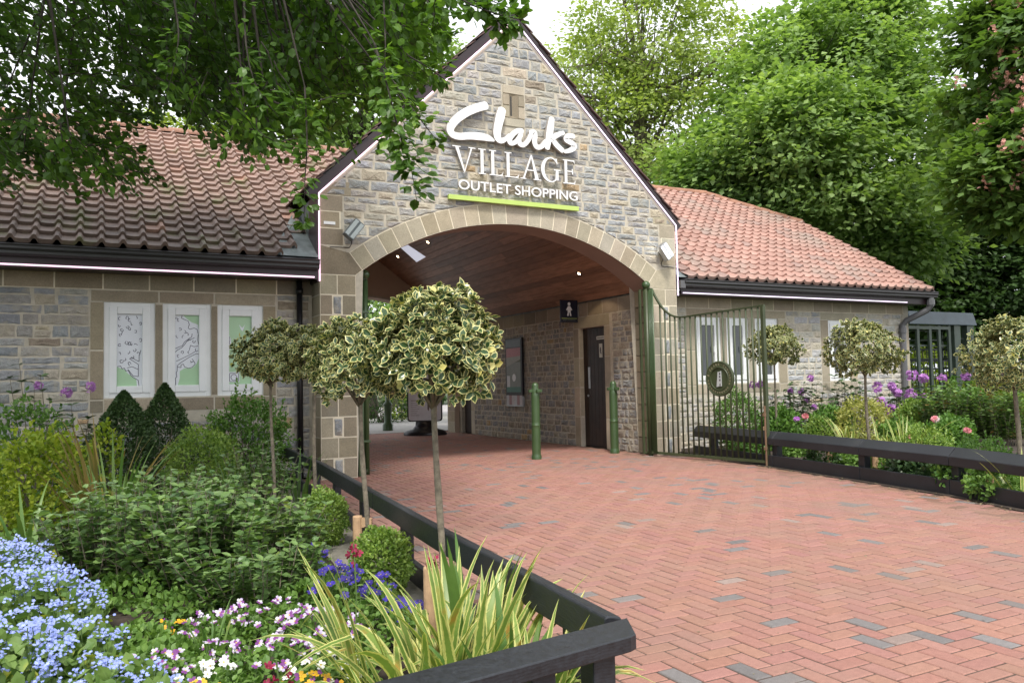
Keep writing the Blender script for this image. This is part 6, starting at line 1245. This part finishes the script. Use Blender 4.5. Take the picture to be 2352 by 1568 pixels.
# pale feathery tree behind the gable
tree('pale_tree', 'tall pale yellow green tree rising right behind the gable', gr(1480, 23), AtD(1480, 520, 23), [E_(1500, 80, 23, 2.6, 2.2, 2.6, 3), E_(1350, 180, 23, 1.6, 1.5, 2.2, 1.6), E_(1630, 130, 23.5, 1.5, 1.6, 1.9, 1.2), E_(1500, 300, 22.5, 2.2, 1.7, 1.6, 2.0), E_(1330, 330, 23.5, 1.1, 1.3, 1.5, .7), E_(1560, -90, 23, 2.6, 2.2, 1.7, 1.2)],
     340, 66, .15, L_['lime'], .22, (.60, .60, .30), nlimb=46, shell=.3, bark=M['bark'])
tree('maple_tree', 'big dense green maple filling the sky above the right wing', gr(1900, 21), AtD(1900, 560, 21), [E_(1900, 180, 21, 3.0, 2.6, 2.0, 3.2), E_(1720, 380, 20, 1.9, 1.8, 1.6, 2.0), E_(2040, 330, 20.5, 2.2, 2.2, 1.9, 2.2), E_(1850, 330, 19, 2.2, 1.6, 1.8, 2.4), E_(1960, 480, 19, 1.9, 1.6, 1.1, 1.6), E_(1620, 430, 20, 1.0, 1.2, .8, .8), E_(1970, 60, 21.5, 2.0, 2.0, .9, 1.6), E_(2060, 560, 19, 1.0, 1.2, .8, .7)],
     760, 92, .18, L_['maple'], .30, (.66, .66, .28), nlimb=30, shell=.55)
tree('chestnut_tree', 'chestnut tree with pink flower candles at the right edge', gr(2560, 15), AtD(2500, 520, 15), [E_(2370, 120, 15, 1.3, 1.4, 1.5, 2.), E_(2400, 330, 14.5, 1.6, 1.4, .9, 2.4), E_(2270, 400, 14.5, .75, .8, .40, .7), E_(2310, 60, 15.5, .95, 1.2, .7, 1), E_(2230, 250, 15.5, .6, .9, .5, .6), E_(2480, 200, 15, 1.5, 1.4, 2.0, 1.4), E_(2350, 470, 14.5, .8, .8, .35, .6)],
     300, 70, .20, L_['chest'], .24, (.48, .48, .17), nlimb=18, flowers=(230, (.78, .42, .34)), droop=.8)
tree('shade_tree', 'dark shaded tree behind the turnstile at the right', gr(2250, 24), AtD(2250, 620, 24), [E_(2230, 560, 25, 3.0, 2.4, 2.0, 3), E_(2090, 640, 25, 1.8, 1.6, 1.2, 1.2), E_(2360, 640, 24, 2.2, 2.0, 1.8, 2), E_(2330, 450, 25, 2.0, 2.0, 1.6, 1.4), E_(2180, 740, 24, 2.2, 1.6, 1.1, 1.4), E_(2150, 420, 26, 2.2, 2, 2.0, 1.2)],
     520, 80, .20, L_['dark'], .3, (.7, .7, .35), nlimb=16)
tree('shade_tree', 'dark understorey tree just above the right wing roof', gr(1780, 25), AtD(1780, 560, 25), [E_(1740, 520, 26, 3.0, 2, 1.6, 2), E_(1560, 470, 26, 1.8, 1.6, 1.8, 1.4), E_(1960, 640, 25, 2.4, 1.6, 1.4, 1.4), E_(1430, 420, 27, 1.4, 1.4, 1.6, .6)], 230, 80, .19, L_['maple'], .3, (.7, .7, .35), nlimb=12)
tree('pale_tree', 'leafy tree behind the left roof ridge showing through the beech branches', gr(745, 19), AtD(760, 420, 19), [E_(850, 250, 19, 1.9, 1.6, 1.5, 2.2), E_(970, 180, 19, 1.1, 1.2, 1.4, 1.2), E_(740, 310, 19.5, 1.1, 1.2, .9, 1.0), E_(1000, 330, 19, .8, 1, 1.0, .6)], 150, 66, .14, L_['maple'], .22, (.60, .60, .3), nlimb=20)
tree('pale_tree', 'small yellow green tree top showing over the left ridge', gr(400, 22), AtD(400, 360, 22), [E_(400, 290, 22, 1.6, 1.3, .55, 1.2), E_(480, 310, 22, 1.0, 1.0, .4, .6)], 46, 60, .14, L_['hedge'], .18, (.5, .5, .3), nlimb=8)
# shrubs seen through the arch and hedge beyond the railings
def far_bush(name, label, px, py, D, rx, ry, h, n, size, mat):
    p = AtD(px, 900, D); return shrub(name, label, 'bush', p[0], p[1], rx, ry, h, n, size, mat, OV, z0=0., stems=30, sprig=(60, .2))
far_bush('bare_stemmed_bush', 'twiggy dark bush beyond the far end of the passage', 880, 980, 24, .95, .8, 1.5, 1700, .07, L_['dark'])
far_bush('bright_bush', 'bright green bush behind the map stand', 925, 980, 26, .6, .6, 1.2, 900, .08, L_['hedge'])
p = AtD(850, 800, 27); tree('shade_tree', 'green tree beyond the rear arch of the passage', (p[0], p[1], 0), (p[0], p[1], 1.6), [((p[0], p[1], 3.0), (2.6, 2, 1.6), 1), ((p[0] + 3, p[1], 2.6), (2.2, 2, 1.8), 1)], 90, 60, .16, L_['maple'], .15, (.6, .6, .35), nlimb=10)
t = thing('clipped_hedge', 'bright yellow green hedge behind the black railings', 'hedge', (15, 4.6, 0)); n = 9000
P = np.stack([rng.uniform(10.0, 22, n), rng.uniform(4.1, 5.6, n), rng.uniform(0, 1, n) ** .8 * 1.75], 1); P[:, 2] += .12 * np.sin(P[:, 0] * 3); leaves('foliage', L_['hedge'], t, P, rdir(n, .2), nrmz(rdir(n) + (0, -.6, .5)), rng.uniform(.07, .13, n), OV)
# distant masses closing the view so that no open horizon shows
for nm, lb, c, R, n, m_ in (('hedge_mass', 'dense green woodland edge behind the entrance building', (6, 33, 0), (26, 2.5, 6.5), 16000, 'dark'), ):
    d = rdir(n); d[:, 2] = np.abs(d[:, 2]); d[:, 1] = -np.abs(d[:, 1]); P = np.array(c) + d * np.array(R) * rng.uniform(.82, 1.02, n)[:, None]; o = leaves(nm, L_[m_], None, P, rdir(n), nrmz(rdir(n) + (0, -.5, .8)), rng.uniform(.25, .5, n), DI, loc=c); tag(o, lb, 'woodland', kind='stuff')

# ---------------------------------------------------------------- the beech reaching over from the left
BT = thing('beech_tree', 'dark beech tree whose leafy branches hang into the upper left', 'tree', (-9.2, -4.2, 0))
Pl = []; Dl = []; Nl = []; Sl = []; Rl = []; tw = G(); anchors = []
def spray(a, d, ln, nl, size, flat=None, bright=0.):
    """a flat beech twig with alternate leaves"""
    a = np.array(a, float); d = nrmz(np.array(d, float)); pn = nrmz(np.array(flat if flat is not None else (rng.normal(0, .35), rng.normal(0, .35), 1.))); pn = nrmz(pn - (pn @ d) * d); sd = np.cross(d, pn); m = 6
    f = np.linspace(0, 1, m); pts = a + d * (f * ln)[:, None] + np.array((0, 0, -1.)) * (ln * .22 * f ** 2)[:, None] + rng.normal(0, .006, (m, 3)); tw.tube(pts, np.linspace(.005, .0012, m), 4, cap=False)
    for i in range(nl):
        q = (i + .6) / nl; j = min(int(q * (m - 1)), m - 2); p = pts[j] + (pts[j + 1] - pts[j]) * (q * (m - 1) - j); s = 1 if i % 2 else -1
        off = s * sd * .75 + d * .75 + rng.normal(0, .18, 3)
        if i % 3 == 2: p = p + s * sd * rng.uniform(.02, .10) + rng.normal(0, .01, 3)
        Pl.append(p); Dl.append(off - (0, 0, .25)); Nl.append(pn + rng.normal(0, .35, 3)); Sl.append(size * rng.uniform(.7, 1.15)); Rl.append(min(1, max(0, rng.random() * .8 + bright)))  # bright puts lit front twigs and shaded depth into the leaf colour
def fill(x0, y0, x1, y1, n, D0, D1, size=.062, ln=(.25, .5), nl=16, d=(.6, .2, -.35), bright=0., slope=None):
    for _ in range(n):
        px, py, D = rng.uniform(x0, x1), rng.uniform(y0, y1), rng.uniform(D0, D1)
        if slope and py > slope(px): py = y0 + (slope(px) - y0) * rng.random()
        a = AtD(px, py, D); dv = np.array(d) + rng.normal(0, .45, 3); L_0 = rng.uniform(*ln); spray(a - nrmz(dv) * L_0 * .5, dv, L_0, nl, size, bright=bright)
        if rng.random() < .05: anchors.append(a)
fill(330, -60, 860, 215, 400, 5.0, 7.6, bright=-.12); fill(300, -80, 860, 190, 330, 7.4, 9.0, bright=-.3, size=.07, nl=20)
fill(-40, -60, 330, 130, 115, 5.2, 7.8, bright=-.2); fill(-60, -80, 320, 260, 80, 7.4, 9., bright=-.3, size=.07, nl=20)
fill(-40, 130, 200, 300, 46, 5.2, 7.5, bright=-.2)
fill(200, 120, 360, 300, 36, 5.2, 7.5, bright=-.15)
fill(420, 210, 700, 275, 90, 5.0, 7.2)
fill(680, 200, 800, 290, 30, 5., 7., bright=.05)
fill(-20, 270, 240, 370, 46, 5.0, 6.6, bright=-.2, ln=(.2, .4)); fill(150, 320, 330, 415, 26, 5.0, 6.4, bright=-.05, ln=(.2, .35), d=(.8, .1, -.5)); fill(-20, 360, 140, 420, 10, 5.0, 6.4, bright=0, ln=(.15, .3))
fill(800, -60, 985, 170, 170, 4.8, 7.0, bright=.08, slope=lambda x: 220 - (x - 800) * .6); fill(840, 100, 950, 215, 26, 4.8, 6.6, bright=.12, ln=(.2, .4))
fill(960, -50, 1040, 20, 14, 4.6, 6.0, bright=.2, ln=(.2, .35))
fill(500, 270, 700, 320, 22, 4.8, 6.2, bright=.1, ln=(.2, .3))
def streamer(pts, D, nl, size=.062, bright=.2):  # hanging twigs get a lighter leaf colour as painted front light
    P3 = smooth_path([tuple(AtD(x, y, D + dz)) for x, y, dz in pts], 8); tw.tube(P3, np.linspace(.006, .0015, len(P3)), 5, cap=False); anchors.append(P3[0])
    nl = int(nl * 1.7)
    for i in range(nl):
        q = rng.uniform(.08, 1.) if i < nl - 2 else 1.; j = min(int(q * (len(P3) - 1)), len(P3) - 2); p = P3[j]; T = nrmz(P3[j + 1] - P3[j]); o = rng.normal(0, 1, 3); o -= (o @ T) * T; o = nrmz(o)
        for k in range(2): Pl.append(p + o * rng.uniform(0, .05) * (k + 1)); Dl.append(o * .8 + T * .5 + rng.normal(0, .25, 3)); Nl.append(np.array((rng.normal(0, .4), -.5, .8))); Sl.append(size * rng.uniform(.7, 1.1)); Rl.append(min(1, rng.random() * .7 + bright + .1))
streamer([(860, 100, .2), (890, 200, 0), (915, 300, 0), (940, 370, 0), (958, 465, -.05)], 4.1, 62); streamer([(900, 180, .1), (940, 240, 0), (985, 300, 0), (1010, 330, 0)], 4.7, 26)
streamer([(560, -20, .1), (566, 110, 0), (590, 200, 0), (640, 270, 0)], 4.4, 22, bright=.1); streamer([(400, 0, .1), (410, 80, 0), (400, 150, 0), (380, 225, 0)], 4.6, 18, bright=.1)
streamer([(880, -20, .1), (885, 100, 0), (882, 180, 0)], 4.3, 16); streamer([(700, 200, .1), (705, 330, 0), (700, 420, 0), (698, 525, 0)], 4.8, 34, bright=.1)
streamer([(1000, -40, .2), (1080, 10, 0), (1150, 35, 0), (1205, 48, 0)], 4.3, 42, bright=.35); streamer([(1040, -40, .2), (1110, -5, 0), (1175, 20, 0)], 4.4, 36, bright=.35); streamer([(930, 240, 0), (900, 300, 0), (870, 350, 0)], 4.9, 22, bright=.15); streamer([(1100, 10, 0), (1145, 50, 0), (1170, 85, 0)], 4.35, 18, bright=.3)
streamer([(980, 0, 0), (1010, 60, 0), (1040, 90, 0)], 4.8, 18, bright=.1); streamer([(940, 130, 0), (990, 160, 0), (1030, 190, 0)], 4.9, 18, bright=.1)
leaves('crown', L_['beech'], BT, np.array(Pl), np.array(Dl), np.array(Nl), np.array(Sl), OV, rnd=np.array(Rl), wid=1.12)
g = G(); base = np.array((-9.2, -4.2, 0.)); fk = np.array((-8.9, -4.0, 3.4)); g.tube([base, base + (.1, 0, 1.7), fk, (-8.6, -3.8, 6.5)], [.42, .36, .33, .15], 14)
A = np.array(anchors); hubs = [np.array(q, float) for q in ((-7.0, -3.9, 4.4), (-5.6, -4.1, 4.3), (-4.4, -4.6, 4.1), (-6.2, -5.0, 4.2), (-6.8, -3.0, 4.5), (-5.2, -3.2, 4.6))]
for h in hubs: g.tube([fk, (fk + h) / 2 + (0, 0, .35), h], [.13, .08, .035], 8, cap=False)
H = np.array(hubs)
for a in A: h = H[np.argmin(np.linalg.norm(H - a, axis=1))]; m_ = (h + a) / 2 + (0, 0, .16) + rng.normal(0, .06, 3); g.tube([h, m_, a], [.018, .010, .004], 5, cap=False)
g.out('trunk', M['bark2'], BT, smooth=True); tw.out('twigs', M['bark2'], BT)
# upper crown above the frame that shades the left wing, as the real tree does
n = 11000; d = rdir(n); P = np.array((-6.4, -3.7, 6.4)) + d * np.array((3.2, 2.8, 1.9)) * rng.uniform(.3, 1, n)[:, None] ** .5
leaves('upper_crown', L_['beech'], BT, P, rdir(n, 0, .5), nrmz(rdir(n) + (0, 0, 1.)), rng.uniform(.10, .17, n), DI)

P = np.stack([rng.uniform(-3.2, 1.8, 420), rng.uniform(-8.6, 4, 420), np.full(420, .004)], 1); P = P[[xl(p[1]) + .1 < p[0] < xr(p[1]) - .1 for p in P]]
o = leaves('paving_debris', leafmat('dry_crumbs', (.10, .08, .05), (.40, .34, .22), .1, .8), None, P, rdir(len(P), 0, .1), rdir(len(P), 3), rng.uniform(.006, .018, len(P)), DI, loc=(-1, -3, 0)); tag(o, 'tiny dry crumbs and petals scattered on the brick paving', 'debris', kind='stuff')
